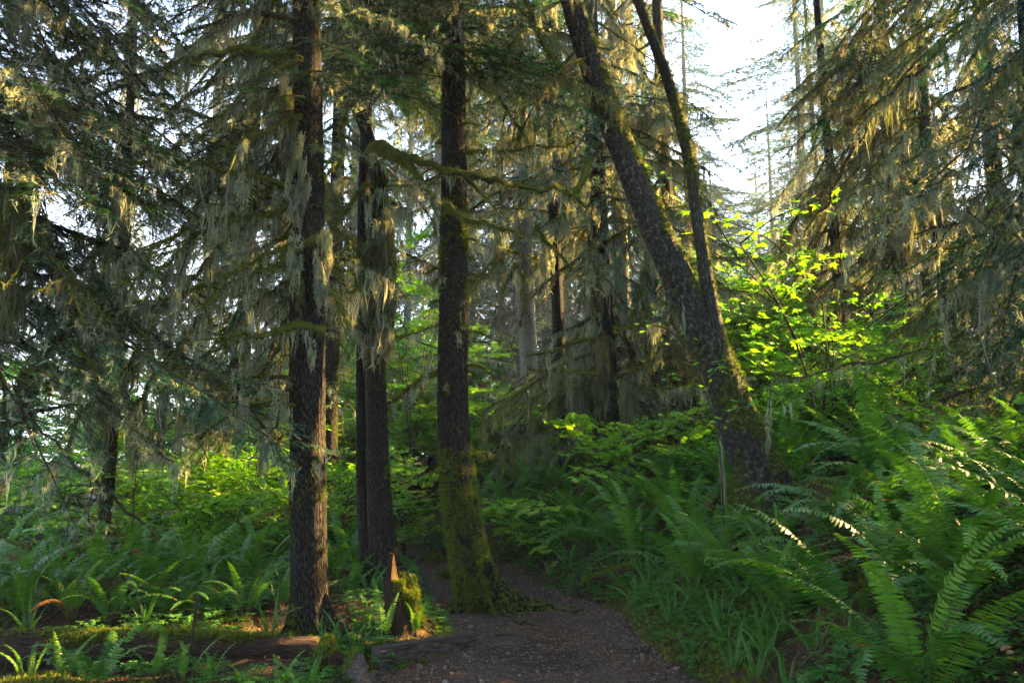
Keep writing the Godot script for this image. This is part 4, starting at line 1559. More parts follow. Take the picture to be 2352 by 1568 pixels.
	d = -b.z
	t = thing("buttressed_tree", "tall brown conifer with mossy buttress root reaching onto the path", "tree", b)
	w = px_trunk([[1102, 1430, 44], [1092, 1360, 44], [1072, 1250, 42], [1052, 1100, 39], [1042, 950, 35], [1041, 750, 34], [1042, 500, 32], [1042, 250, 29], [1038, 0, 27], [1034, -400, 22], [1030, -1200, 8]], d, b)
	p = trunk(t, w[0], w[1], M.bark_brown, 72, 0.045, [[0.1, 0.42, 0.16, 0.05], [0.5, 0.16, 0.26, 0.04], [1.15, 0.15, 0.16, 0.035], [1.75, 0.1, 0.2, 0.03], [2.35, 0.14, 0.13, 0.04], [3.2, 0.18, 0.09, 0.05], [4.4, 0.1, 0.2], [5.4, 0.12, 0.15]], func(q: Vector3, o: Vector3, _a: float) -> float: return 0.9 * exp(-maxf(q.y, 0.0) / 0.8) + 0.18 + 0.14 * absf(o.x), 26000)
	for q in [
		[[[1005, 855], [969, 870], [922, 906], [897, 934], [884, 967]], 0.024, 0.9, 1], [[[1070, 590], [1095, 597]], 0.02, 1.2, 0], [[[1072, 640], [1100, 650]], 0.02, 1.2, 0],
		[[[1050, 350], [1150, 345], [1260, 335], [1330, 320]], 0.016, 1.0, 6], [[[1060, 170], [1150, 180], [1240, 210]], 0.014, 1.1, 6], [[[1010, 745], [991, 751], [955, 765], [908, 774]], 0.014, 0.8, 2]]:
		px_branch(t, q[0], d - 0.05, d - rr(-0.3, 0.5), q[1], 0.006, 0.8, q[2], 0.35, q[3], 0)
	for q in [[1000, 50, 190.0, 0.7], [1080, 100, 350.0, 0.7], [1100, 180, 320.0, 0.7], [980, 110, 160.0, 0.6], [1150, 210, 340.0, 0.6], [1020, 150, 240.0, 0.6], [1090, 60, 280.0, 0.7]]:
		put_branch(t, at(q[0], q[1], d - 0.3) - b, deg_to_rad(q[2]), -0.2, q[3], 100 + rng.randi() % 5)
	dress(t, p[0], 6.0, 8.5, 34, 0.45, 0.6, 1.1, -20, 10)
	dress(t, p[0], 7.0, 12.0, 50, 0.85, 0.9, 1.5, -25, 5)
	dress(t, p[0], 5.5, 7.0, 22, 1.0, 0.6, 0.95, -10, 10)

	stubs(t, p[0], p[1], 60, 1.0, 5.5)
	for q in [[[1190, 1388], [1230, 1398], [1290, 1402], [1340, 1412]], [[1150, 1398], [1180, 1425], [1230, 1440]], [[1050, 1402], [1010, 1420], [985, 1432]]]:
		var rp := []
		for k in q: rp.append(ground_at(k[0], k[1]) - b + Vector3(0, 0.008, 0))
		own_branch(t, rp, 0.035, 0.012, 0.25, 0.0, 0.1, 0, 0, LICHEN, "root")

	# leaning maple with two stems
	b = at(1750, 1150, 8.0)
	b.y = land(b.x, b.z)
	t = thing("leaning_tree", "dark leaning two stemmed maple rising out of the ferny bank", "tree", b)
	var lean_moss := func(q: Vector3, o: Vector3, _a: float) -> float: return 0.36 + 0.5 * maxf(0.0, o.x * 0.8 + o.y) + 0.3 * exp(-maxf(q.y, 0.0) / 0.5)
	w = px_trunk([[1775, 1230, 90], [1740, 1090, 58], [1690, 950, 45], [1645, 830, 42], [1590, 710, 38], [1540, 600, 37], [1500, 510, 34], [1465, 430, 32], [1425, 330, 31], [1390, 240, 31], [1360, 150, 29], [1330, 60, 28], [1300, -40, 26], [1230, -260, 22], [1100, -600, 14]], 8.0, b)
	p = trunk(t, w[0], w[1], M.bark_alder, 36, 0.07, [[0.2, 0.15, 0.25], [2.6, 0.12, 0.25], [1.5, 0.1, 0.2]], lean_moss, 6500)
	dress(t, p[0], 4.6, 7.5, 12, 0.0, 0.5, 0.8, -40, 5)
	w = px_trunk([[1690, 930, 16], [1662, 830, 22], [1637, 720, 18], [1617, 600, 15.5], [1600, 480, 15], [1588, 390, 14.5], [1565, 290, 14], [1530, 170, 13.5], [1495, 80, 12.5], [1465, 0, 12], [1400, -160, 10], [1300, -420, 4]], 7.9, b)
	trunk(t, w[0], w[1], M.bark_alder, 22, 0.08, [], lean_moss, 1600, "stem")
	for q in [[[1300, 170], [1260, 120], [1230, 60], [1200, -20]], [[1380, 330], [1340, 400], [1320, 470]]]: px_branch(t, q, 8.0, 7.8, 0.03, 0.02, 0.8, 0.7, 0.3, 1, 0)
	for q in [[1655, 1000, 3, 0.8], [1660, 1060, 0, 0.7], [1570, 690, 3, 0.6], [1665, 960, 2, 0.7]]: drape(t, q[0], q[1], 7.85, q[2], q[3], 0.35)


func make_bank_trees() -> void:
	# lichen-hung conifer whose boughs sweep down over the bank
	var b := at(2470, 900, 7.6)
	b.y = land(b.x, b.z)
	var t := thing("lichen_hung_conifer", "conifer with long boughs sweeping down over the fern bank, draped in pale lichen", "tree", b)
	var p := trunk(t, [Vector3(0, -0.4, 0), Vector3(0, 0.5, 0), Vector3(0.05, 5, 0), Vector3(0, 12, 0)], [0.32, 0.26, 0.2, 0.05], M.bark_brown, 24, 0.15, [[2.8, 0.2, 0.2], [0.9, 0.15, 0.2]], foot_moss, 800)
	for q in [
		[[[2440, -110], [2352, -60], [2211, 68], [2099, 173], [2027, 227], [1962, 284], [1919, 324]], 0.026, 0.8, 8, 4],
		[[[2460, 60], [2352, 120], [2279, 212], [2225, 234], [2171, 299], [2117, 342], [2045, 403], [1973, 439]], 0.024, 1.1, 9, 2],
		[[[2460, 140], [2300, 330], [2189, 400], [2120, 450], [2060, 480], [2010, 500]], 0.018, 1.2, 9, 1],
		[[[2470, 330], [2352, 378], [2254, 450], [2189, 515], [2099, 536]], 0.022, 1.2, 8, 1],
		[[[2470, 420], [2352, 492], [2200, 560], [2050, 640], [1973, 715]], 0.02, 0.6, 6, 7],
		[[[2480, 680], [2300, 740], [2189, 787], [1962, 837], [1768, 880]], 0.016, 0.5, 6, 7],
		[[[2470, 560], [2330, 620], [2230, 700], [2120, 770]], 0.018, 0.6, 6, 6],
		[[[2400, 120], [2250, 180], [2095, 274], [2067, 320], [2027, 378], [1977, 428]], 0.02, 1.1, 6, 0]]:
		px_branch(t, q[0], 7.4, 7.2 + rr(-0.3, 1.0), q[1], 0.005, 0.5, q[2], 0.42, q[3], q[4])
	dress(t, p[0], 0.2, 4.2, 34, 0.5, 1.0, 1.6, -45, -12, 120, 240)
	dress(t, p[0], 4.0, 9.0, 20, 0.35, 0.9, 1.4, -45, -5, 90, 270)

	# a row of lichen-hung trees on the slope, side on to the sun
	for q in [[1945, 13.3, 60, 0.13, "conifer with golden lichen curtains next to the bright clearing"], [2112, 12.3, 60, 0.16, "conifer with feathery green top and lichen covered lower limbs"], [2215, 11.4, 66, 0.15, "slim dark conifer behind the bank with curtains of golden lichen"], [2330, 9.6, 60, 0.15, "conifer hung with golden lichen behind the sweeping boughs"], [1900, 19.0, 44, 0.14, "pale lichen hung conifer in the haze past the clearing"]]:
		b = at(q[0], 1000, q[1])
		b.y = land(b.x, b.z)
		t = thing("lichen_hung_conifer", q[4], "tree", b)
		p = trunk(t, [Vector3(0, -0.4, 0), Vector3(0, 0.5, 0), Vector3(rr(-0.2, 0.2), 4, 0), Vector3(rr(-0.3, 0.3), 12, 0)], [q[3] * 0.9, q[3] * 0.75, q[3] * 0.65, 0.03], M.bark_brown, 16, 0.25, [], foot_moss, 200)
		dress(t, p[0], 0.2, 6.5, int(q[2] * 1.45), 0.05, 0.8, 1.45, -55, -8)
		dress(t, p[0], 0.5, 6.5, 24, 0.1, 0.6, 1.0, -55, -8, 190, 350)
		for k in 8: drape(t, q[0] + rr(-60, 60), rr(20, 700), q[1] - rr(0.2, 0.8), [0, 3, 2][k % 3], rr(0.9, 1.5), 0.9)
		dress(t, p[0], 5.0, 11.6, 70 if q[1] > 15.0 else 26, 0.45, 1.0, 1.5, -45, -5)
	# trees just beyond the frame that keep the near bank in shade
	for q in [Vector3(9.0, 0, -8.4), Vector3(9.6, 0, -7.0), Vector3(10.2, 0, -5.6)]:
		q.y = land(q.x, q.z)
		t = thing("lichen_hung_conifer", "conifer standing on the bank past the sweeping boughs", "tree", q, "conifers past the sweeping boughs")
		p = trunk(t, [Vector3(0, -0.4, 0), Vector3(0, 0.5, 0), Vector3(0.1, 3, 0), Vector3(0.1, 9, 0)], [0.16, 0.13, 0.1, 0.03], M.bark_brown, 16, 0.25, [], foot_moss, 0)
		dress(t, p[0], 0.3, 7.5, 110, 0.4, 0.9, 1.5, -40, 5)
	# dead snag branch that hooks down over the maple leaves
	stick("dead_branch", "bare dark branch hooking down in front of the lichen curtains", "branch", [at(1991, 295, 9.0), at(1955, 353, 9.0), at(1930, 396, 9.0), at(1912, 450, 9.0), at(1872, 497, 9.0), at(1851, 540, 9.0)], 0.024, 0.012, 0.35, 0.35, 0.25)

	# middle of the picture: lichen curtains right of the buttressed tree
	for q in [[1405, 1080, 12.0, 0.17, M.bark_brown, "dark trunk among lichen curtains across the path", 40.0, 75], [1225, 1060, 15.5, 0.17, M.bark_grey, "pale grey conifer trunk half hidden by hanging lichen", 30.0, 70], [1300, 1090, 13.0, 0.1, M.bark_brown, "slim conifer smothered in hanging lichen behind the ferns", 30.0, 60], [1455, 1050, 14.5, 0.14, M.bark_grey, "grey trunk glimpsed behind the leaning maple", 30.0, 60], [1570, 1040, 12.5, 0.12, M.bark_brown, "thin lichen draped conifer beneath the leaning maple", 30.0, 55]]:
		b = at(q[0], q[1], q[2])
		b.y = land(b.x, b.z)
		t = thing("lichen_hung_conifer", q[5], "tree", b)
		p = trunk(t, [Vector3(0, -0.4, 0), Vector3(0, 0.4, 0), Vector3(-0.15, 4, 0), Vector3(-0.3, 13, 0)], [q[3] * 1.3, q[3] * 1.1, q[3] * 0.95, 0.04], q[4], 18, 0.2, [[0.5, 0.08, 0.2], [2.5, 0.08, 0.2]], foot_moss, 500)
		dress(t, p[0], 0.8, 6.0, q[7], 0.06, 0.9, 1.5, -50, 5)
		dress(t, p[0], 5.5, 12.5, q[7] / 2, 0.3, 0.9, 1.5, -45, 0)
		for k in 5: drape(t, q[0] + rr(-90, 90), rr(500, 850), q[2] - rr(0.3, 1.0), rng.randi() % 4, rr(0.9, 1.7), 0.9)
	# long bare arms across the golden gap
	for q in [[[1365, 776], [1315, 787], [1275, 801], [1210, 823]], [[1358, 729], [1286, 769], [1246, 791]], [[1408, 755], [1473, 747], [1516, 740]], [[1379, 859], [1322, 855], [1257, 852], [1214, 845]], [[1412, 870], [1455, 852], [1495, 834], [1516, 805]], [[1232, 517], [1253, 553], [1286, 578], [1307, 611]], [[1181, 603], [1200, 632], [1203, 697], [1196, 762]]]:
		px_branch(t, q, 11.0, 11.0, 0.026, 0.009, 0.75, 1.0, 0.45, 2, 0)

	# dark boughs hanging in from trees beside the camera's other edge
	b = at(-190, 1200, 6.2)
	b.y = land(b.x, b.z)
	t = thing("shaded_conifer", "shaded conifer whose dark boughs and moss drapes hang over the ferns", "tree", b)
	p = trunk(t, [Vector3(0, -0.4, 0), Vector3(0, 0.5, 0), Vector3(0, 5, 0), Vector3(0, 12, 0)], [0.3, 0.25, 0.2, 0.05], M.bark_brown, 20, 0.2, [], foot_moss, 200)
	for k in 62:
		var y := rr(2.4, 6.5)
		put_branch(t, Vector3(0, y, 0), deg_to_rad(rr(-45, 40)), deg_to_rad(rr(-30, 0)), rr(0.7, 1.15), 100 + rng.randi() % 5)
	dress(t, p[0], 2.6, 7.0, 44, 0.35, 0.8, 1.4, -45, -5, -70, 60)
	dress(t, p[0], 7.0, 11.0, 14, 0.6, 0.8, 1.3, -40, 0, -80, 80)
	for q in [[30, 380, 1, 1.2], [60, 420, 2, 1.3], [85, 400, 1, 1.0], [20, 470, 2, 1.2], [45, 330, 1, 1.0]]: drape(t, q[0], q[1], 5.6, q[2], q[3], 0.7)
	px_branch(t, [[-60, 520], [20, 460], [60, 390], [110, 320], [150, 260]], 6.0, 5.6, 0.03, 0.01, 0.7, 1.2, 0.4, 4, 1, Color(0.15, 0.16, 0.08))
	px_branch(t, [[-120, 800], [0, 711], [47, 665], [97, 632], [155, 621], [180, 618]], 6.4, 6.6, 0.026, 0.01, 0.7, 0.9, 0.3, 4, 1)
	px_branch(t, [[-90, 1010], [0, 942], [36, 906], [72, 859], [104, 816], [137, 773], [187, 744]], 5.9, 6.2, 0.05, 0.012, 0.9, 1.4, 0.5, 3, 0, Color(0.14, 0.15, 0.06))
	for q in [[30, 910, 1, 0.8], [60, 860, 1, 0.9], [92, 820, 1, 0.7], [10, 930, 2, 0.8]]: drape(t, q[0], q[1], 6.0, q[2], q[3], 0.9)

	b = at(236, 1150, 9.2)
	b.y = land(b.x, b.z)
	t = thing("moss_cloaked_tree", "thin dead tree cloaked in dark moss that hangs like sacks", "tree", b)
	p = trunk(t, [Vector3(0, -0.4, 0), Vector3(0.05, 2, 0), Vector3(0, 5, 0), Vector3(-0.1, 9, 0)], [0.08, 0.07, 0.055, 0.02], M.bark_brown, 16, 0.2, [], func(_q, _o, _a): return 0.6, 1500)
	for q in [[235, 560, 1, 1.0, 1.0], [240, 620, 1, 1.1, 1.4], [225, 650, 1, 0.9, 1.6], [255, 655, 2, 0.8, 1.4], [235, 745, 1, 1.2, 1.5], [238, 800, 1, 1.1, 1.5], [230, 880, 2, 1.0, 1.1], [245, 480, 1, 0.9, 0.8]]: drape(t, q[0], q[1], 8.9, q[2], q[3], q[4])
	for q in [[[205, 745], [240, 738], [320, 735], [400, 742]], [[240, 680], [300, 690], [380, 690]], [[236, 640], [150, 720], [110, 800], [60, 900]], [[240, 560], [330, 620], [400, 720], [440, 800]], [[236, 860], [300, 930], [360, 1020]], [[236, 900], [180, 960], [150, 1050]]]:
		px_branch(t, q, 9.2, 8.8, 0.022, 0.008, 0.8, 1.2, 0.55, 5, 0)
	dress(t, p[0], 1.8, 8.0, 34, 0.1, 0.7, 1.1, -45, 5)


func make_far_trees() -> void:
	# trees that can be told apart by their trunks
	for q in [[752, 1100, 12.5, 0.13, 0, "slender trunk glimpsed just behind the straight brown conifer"], [1000, 1150, 19.0, 0.17, 1, "pale grey trunk rising behind the buttressed tree"], [540, 1150, 13.5, 0.14, 0, "slim dark trunk behind the bright green shrubs"]  ]:
		var b := at(q[0], q[1], q[2])
		b.y = land(b.x, b.z)
		var t := conifer(q[5], "", b, 15.0, q[3], M.bark_grey if q[4] else M.bark_brown, 1.8, 120, 0.3, 1.4)
	# the forest beyond
	var kinds := [["mossy conifer", 0], ["feathery green conifer", 1], ["feathery green conifer", 2], ["mossy conifer", 3]]
	var k := 0
	var tries := 0
	while k < 18 and tries < 1500:
		tries += 1
		var d := lerpf(22.0, 48.0, rng.randf())
		var px := rr(-500, 1560)
		if px > 1100 and d < 26.0: continue
		if px > 860 and px < 1020: continue
		var b := at(px, 1050, d)
		if on_trail(b.x, b.z, 1.0): continue
		b.y = land(b.x, b.z)
		var near := false
		for c in get_children():
			if c is Node3D and c.get_meta("category", "") == "tree" and Vector2(c.position.x - b.x, c.position.z - b.z).length() < 2.6: near = true
		if near: continue
		var kd: Array = kinds[rng.randi() % 4]
		var grey := rng.randf() < 0.35
		var where := "between the twin trunk and the buttressed tree" if px > 880 and px < 1040 else "past the buttressed tree" if px >= 1040 else "between the two straight trunks" if px > 700 else "behind the fern thicket" if px > 300 else "behind the shaded dark boughs"
		far_conifer("%s %s %s trunk seen %s" % ["distant" if d > 28.0 else "tall", kd[0], "with pale" if grey else "with dark", where], "trees of the far forest", b, rr(14, 22) * (1.0 + d / 90.0), rr(0.13, 0.26), M.bark_grey if grey else M.bark_brown, kd[1])
		k += 1
	# the forest goes on behind and beside the viewer and shades the path
	for q in [[-4.5, 3.0, 20.0], [-7.0, -2.0, 19.0], [-2.5, 6.5, 21.0], [2.0, 4.5, 20.0], [5.0, 7.0, 22.0], [-9.0, 5.0, 22.0], [-5.5, 10.0, 22.0], [0.5, 10.5, 23.0], [6.5, 2.0, 18.0], [-10.5, -6.5, 22.0], [9.0, 5.5, 22.0], [-13.0, 0.5, 22.0], [4.0, 13.0, 22.0], [-1.0, 15.5, 24.0], [5.2, -0.6, 19.0], [8.0, -2.0, 20.0], [3.8, 2.2, 19.0], [-4.7, -3.4, 20.0], [4.9, -3.2, 20.0], [-1.5, 2.0, 21.0], [1.0, 0.8, 22.0], [-2.6, -0.6, 21.0], [-7.8, -5.0, 20.0], [7.4, -5.2, 20.0]]:
		far_conifer("tall conifer of the forest that closes in over the start of the path", "trees over the start of the path", Vector3(q[0], land(q[0], q[1]), q[1]), q[2], 0.24, M.bark_brown, 4)
	for q in [[1080, 24.0], [1150, 30.0], [1190, 21.0], [1260, 27.0], [1310, 34.0], [1360, 22.0], [1430, 29.0], [1500, 24.0], [1550, 33.0], [930, 30.0], [890, 38.0], [640, 26.0]]:
		var b := at(q[0], 1050, q[1])
		b.y = land(b.x, b.z)
		far_conifer("%s green conifer %s" % ["far hazy" if q[1] > 28.0 else "hazy", "behind the bright bushes" if q[0] < 700 else "between the twin trunk and the buttressed tree" if q[0] < 1000 else "just past the buttressed tree" if q[0] < 1200 else "behind the pale grey trunk" if q[0] < 1340 else "behind the dark trunk across the path" if q[0] < 1480 else "behind the leaning maple"], "hazy conifers across the path", b, rr(16, 22), 0.15, M.bark_grey, 1 + rng.randi() % 2, 1.25)
	# low far trees close the gap under the sky
	for q in [[1655, 34.0, 14.0], [1765, 38.0, 16.0], [1710, 46.0, 15.0], [1800, 30.0, 15.0], [1640, 26.0, 11.0], [1735, 28.0, 8.0], [1690, 36.0, 11.0], [1880, 21.0, 16.0], [1950, 26.0, 19.0], [1600, 24.0, 17.0], [2060, 24.0, 17.0], [2160, 30.0, 20.0], [1850, 44.0, 20.0], [1950, 36.0, 13.0], [2080, 40.0, 12.0]]:
		var b := at(q[0], 1050, q[1])
		b.y = land(b.x, b.z)
		far_conifer("%s pale green conifer %s" % ["low" if q[2] < 10.0 else "tall distant" if q[1] > 32.0 else "tall" if q[2] > 14.5 else "middling", "close to the leaning stems" if q[0] < 1680 else "in the middle of the bright clearing" if q[0] < 1780 else "at the edge of the golden lichen curtains" if q[0] < 1900 else "behind the golden lichen curtains"], "young conifers in the clearing", b, q[2], 0.12, M.bark_grey, 1 + rng.randi() % 2, 1.35)


func make_deadwood() -> void:
	var a := ground_at(862, 1532)
	var b := ground_at(1083, 1492)
	beam(a + Vector3(0, -0.005, 0), b + Vector3(0, -0.005, 0), 0.135, 0.11)
	make_stump(ground_at(925, 1440))
	var p := at(826, 1545, 5.45)
	lump("weathered_block", "smooth grey weathered stub of wood at the end of the timber edging", "wood stub", Vector3(p.x, 0.02, p.z), Vector3(0.1, 0.2, 0.12), 0.3, M.timber, Color(0.6, 0.59, 0.57), 0.45, 160, 0.25)
	log_of("fallen_log", "long rotten fallen log with a mossy top, lying before the straight trunk", "log", at(-260, 1500, 5.75), at(745, 1490, 6.0), 0.155, 0.09, -0.12, 6000, M.rot, 0.02)
	lump("mossy_mound", "rotten root end of the fallen log grown over with moss", "root", at(752, 1535, 5.75), Vector3(0.14, 0.15, 0.13), 1.0, M.rot, Color(0.4, 0.4, 0.4), 0.6, 500)
	log_of("mossy_log", "short mossy log lying between the path and the bank", "log", ground_at(1345, 1352) + Vector3(0, 0.05, 0), ground_at(1465, 1322) + Vector3(0, 0.06, 0), 0.05, 0.08, 0.45, 2200, M.rot)
	for q in [[1255, 1275, 0.12], [1025, 1330, 0.1], [1000, 1290, 0.12]]:
		var g := ground_at(q[0], q[1])
		lump("mossy_stone", "rounded moss covered stone at the bend of the path", "stone", g, Vector3(q[2] * 1.3, q[2], q[2]), rr(0, 3), M.rot, Color(0.4, 0.4, 0.4), 0.4, 700).set_meta("group", "stones at the bend of the path")
	stick("small_snag", "small pale broken root poking out of the bank at the bend", "snag", [ground_at(1182, 1282), ground_at(1182, 1282) + Vector3(0.12, 0.25, 0), ground_at(1182, 1282) + Vector3(0.2, 0.5, -0.1)], 0.05, 0.02, 0.3, 0.0, 0.1)
	stick("upright_stick", "thin dark stick standing up behind the fallen log with a knobbed tip", "stick", [at(432, 1560, 5.4), at(438, 1470, 5.5), at(447, 1400, 5.55), at(451, 1370, 5.55), at(453, 1362, 5.55)], 0.009, 0.014, 0.0, 0.0, 0.1)
	stick("upright_stick", "short pale broken stick beside the end of the fallen log", "stick", [at(6, 1580, 5.3), at(9, 1530, 5.3), at(15, 1468, 5.3)], 0.012, 0.009, 0.0, 0.0, 0.1)
	var s := ground_at(1135, 1466)
	var e := ground_at(1186, 1463)
	stick("fallen_stick", "short dark stick lying flat on the gravel of the path", "stick", [s + Vector3(0, 0.02, 0), (s + e) / 2.0 + Vector3(0, 0.022, 0.01), e + Vector3(0, 0.02, 0)], 0.013, 0.011, 0.05, 0.0, 0.1)
	stick("dead_diagonal_branch", "thin dead branch slanting down into the fern thicket", "branch", [at(30, 915, 8.2), at(97, 989, 8.2), at(144, 1032, 8.2), at(194, 1079, 8.2), at(260, 1140, 8.2), at(345, 1215, 8.2), at(400, 1260, 8.2)], 0.016, 0.024, 0.3, 0.6, 0.22)
	stick("arched_mossy_branch", "fallen branch arching low over the ferns under a thick moss sleeve", "branch", [at(140, 1300, 7.6), at(165, 1262, 7.6), at(205, 1245, 7.6), at(260, 1236, 7.6), at(305, 1236, 7.6), at(340, 1262, 7.6)], 0.035, 0.04, 1.0, 1.2, 0.12)
	stick("fallen_branch", "drooping bare branch reaching in over the thicket beside the arching one", "branch", [at(-40, 1280, 7.8), at(20, 1297 - 20, 7.8), at(80, 1315, 7.8), at(140, 1355, 7.8), at(170, 1390, 7.8)].map(func(q): return q + Vector3(0, 0.15, 0)), 0.02, 0.012, 0.6, 0.8, 0.2)
	# uprooted root plate hung with moss, behind the ferns
	var r := at(285, 1230, 9.6)
	r.y = land(r.x, r.z)
	var rp := thing("root_plate", "dark uprooted root plate hung with moss behind the fern thicket", "root plate", r)
	for k in 14:
		var an := rr(0.1, PI - 0.1)
		var l := rr(0.35, 0.7)
		own_branch(rp, [Vector3(0, 0.0, 0), Vector3(cos(an) * l * 0.5, sin(an) * l * 0.7 + 0.1, rr(-0.15, 0.15)), Vector3(cos(an) * l, sin(an) * l * 0.75, rr(-0.25, 0.25))], 0.07, 0.012, 0.7, 1.4, 0.28, 2, 0, Color(0.16, 0.17, 0.08), "root")
	# slender saplings in the thicket
	for q in [[203, 1010, 1215, 8.4], [300, 1050, 1215, 8.0], [1410, 1230, 1090, 10.0], [935, 1190, 1100, 14.0]]:
		stick("bare_sapling", "thin bare upright sapling stem in the undergrowth", "sapling", [at(q[0], q[2] + 60, q[3]), at(q[0] + 6, (q[1] + q[2]) / 2.0, q[3]), at(q[0] + 14, q[1], q[3])], 0.011, 0.005, 0.15, 0.1, 0.1)
		get_child(-1).set_meta("group", "bare saplings")


func maple_bough(tree: Node3D, list: Array, d0: float, d1: float, leaves: int, size: float, wide: float) -> void:
	var pts := []
	for k in list.size(): pts.append(at(list[k][0], list[k][1], lerpf(d0, d1, float(k) / (list.size() - 1))) - tree.position)
	var path := smooth_path(pts, 0.08)
	var rad := []
	for k in path.size(): rad.append(lerpf(0.011, 0.003, float(k) / path.size()))
	var mb := MB.new()
	tube(mb, path, rad, 5, func(_p, _o): return tint(TWIG, 0.3))
	var spots := []
	for k in leaves:
		var o: Vector3 = path[rng.randi_range(path.size() / 6, path.size() - 1)]
		var a := rr(0, TAU)
		var q := o + Vector3(cos(a), rr(-0.25, 0.25), sin(a)) * wide * sqrt(rng.randf())
		if tree.name != "vine_maple" and open_air(tree.position + q, 99.0): continue
		spots.append(q)
		if k % 3 == 0: tube(mb, [o, (o + q) / 2.0 + Vector3(0, 0.02, 0), q], [0.003, 0.002, 0.001], 3, func(_p, _o): return TWIG)
	var br := part("branch", mb.mesh(M.wood), tree)
	for q in spots:
		var s := size * rr(0.55, 1.15)
		part("leaf", maple_leaves[rng.randi() % 4], br, Transform3D((Basis(Vector3.UP, rr(0, TAU)) * Basis(Vector3.RIGHT, rr(-0.5, 0.5)) * Basis(Vector3.BACK, rr(-0.7, 0.2))).scaled(Vector3.ONE * s), q))


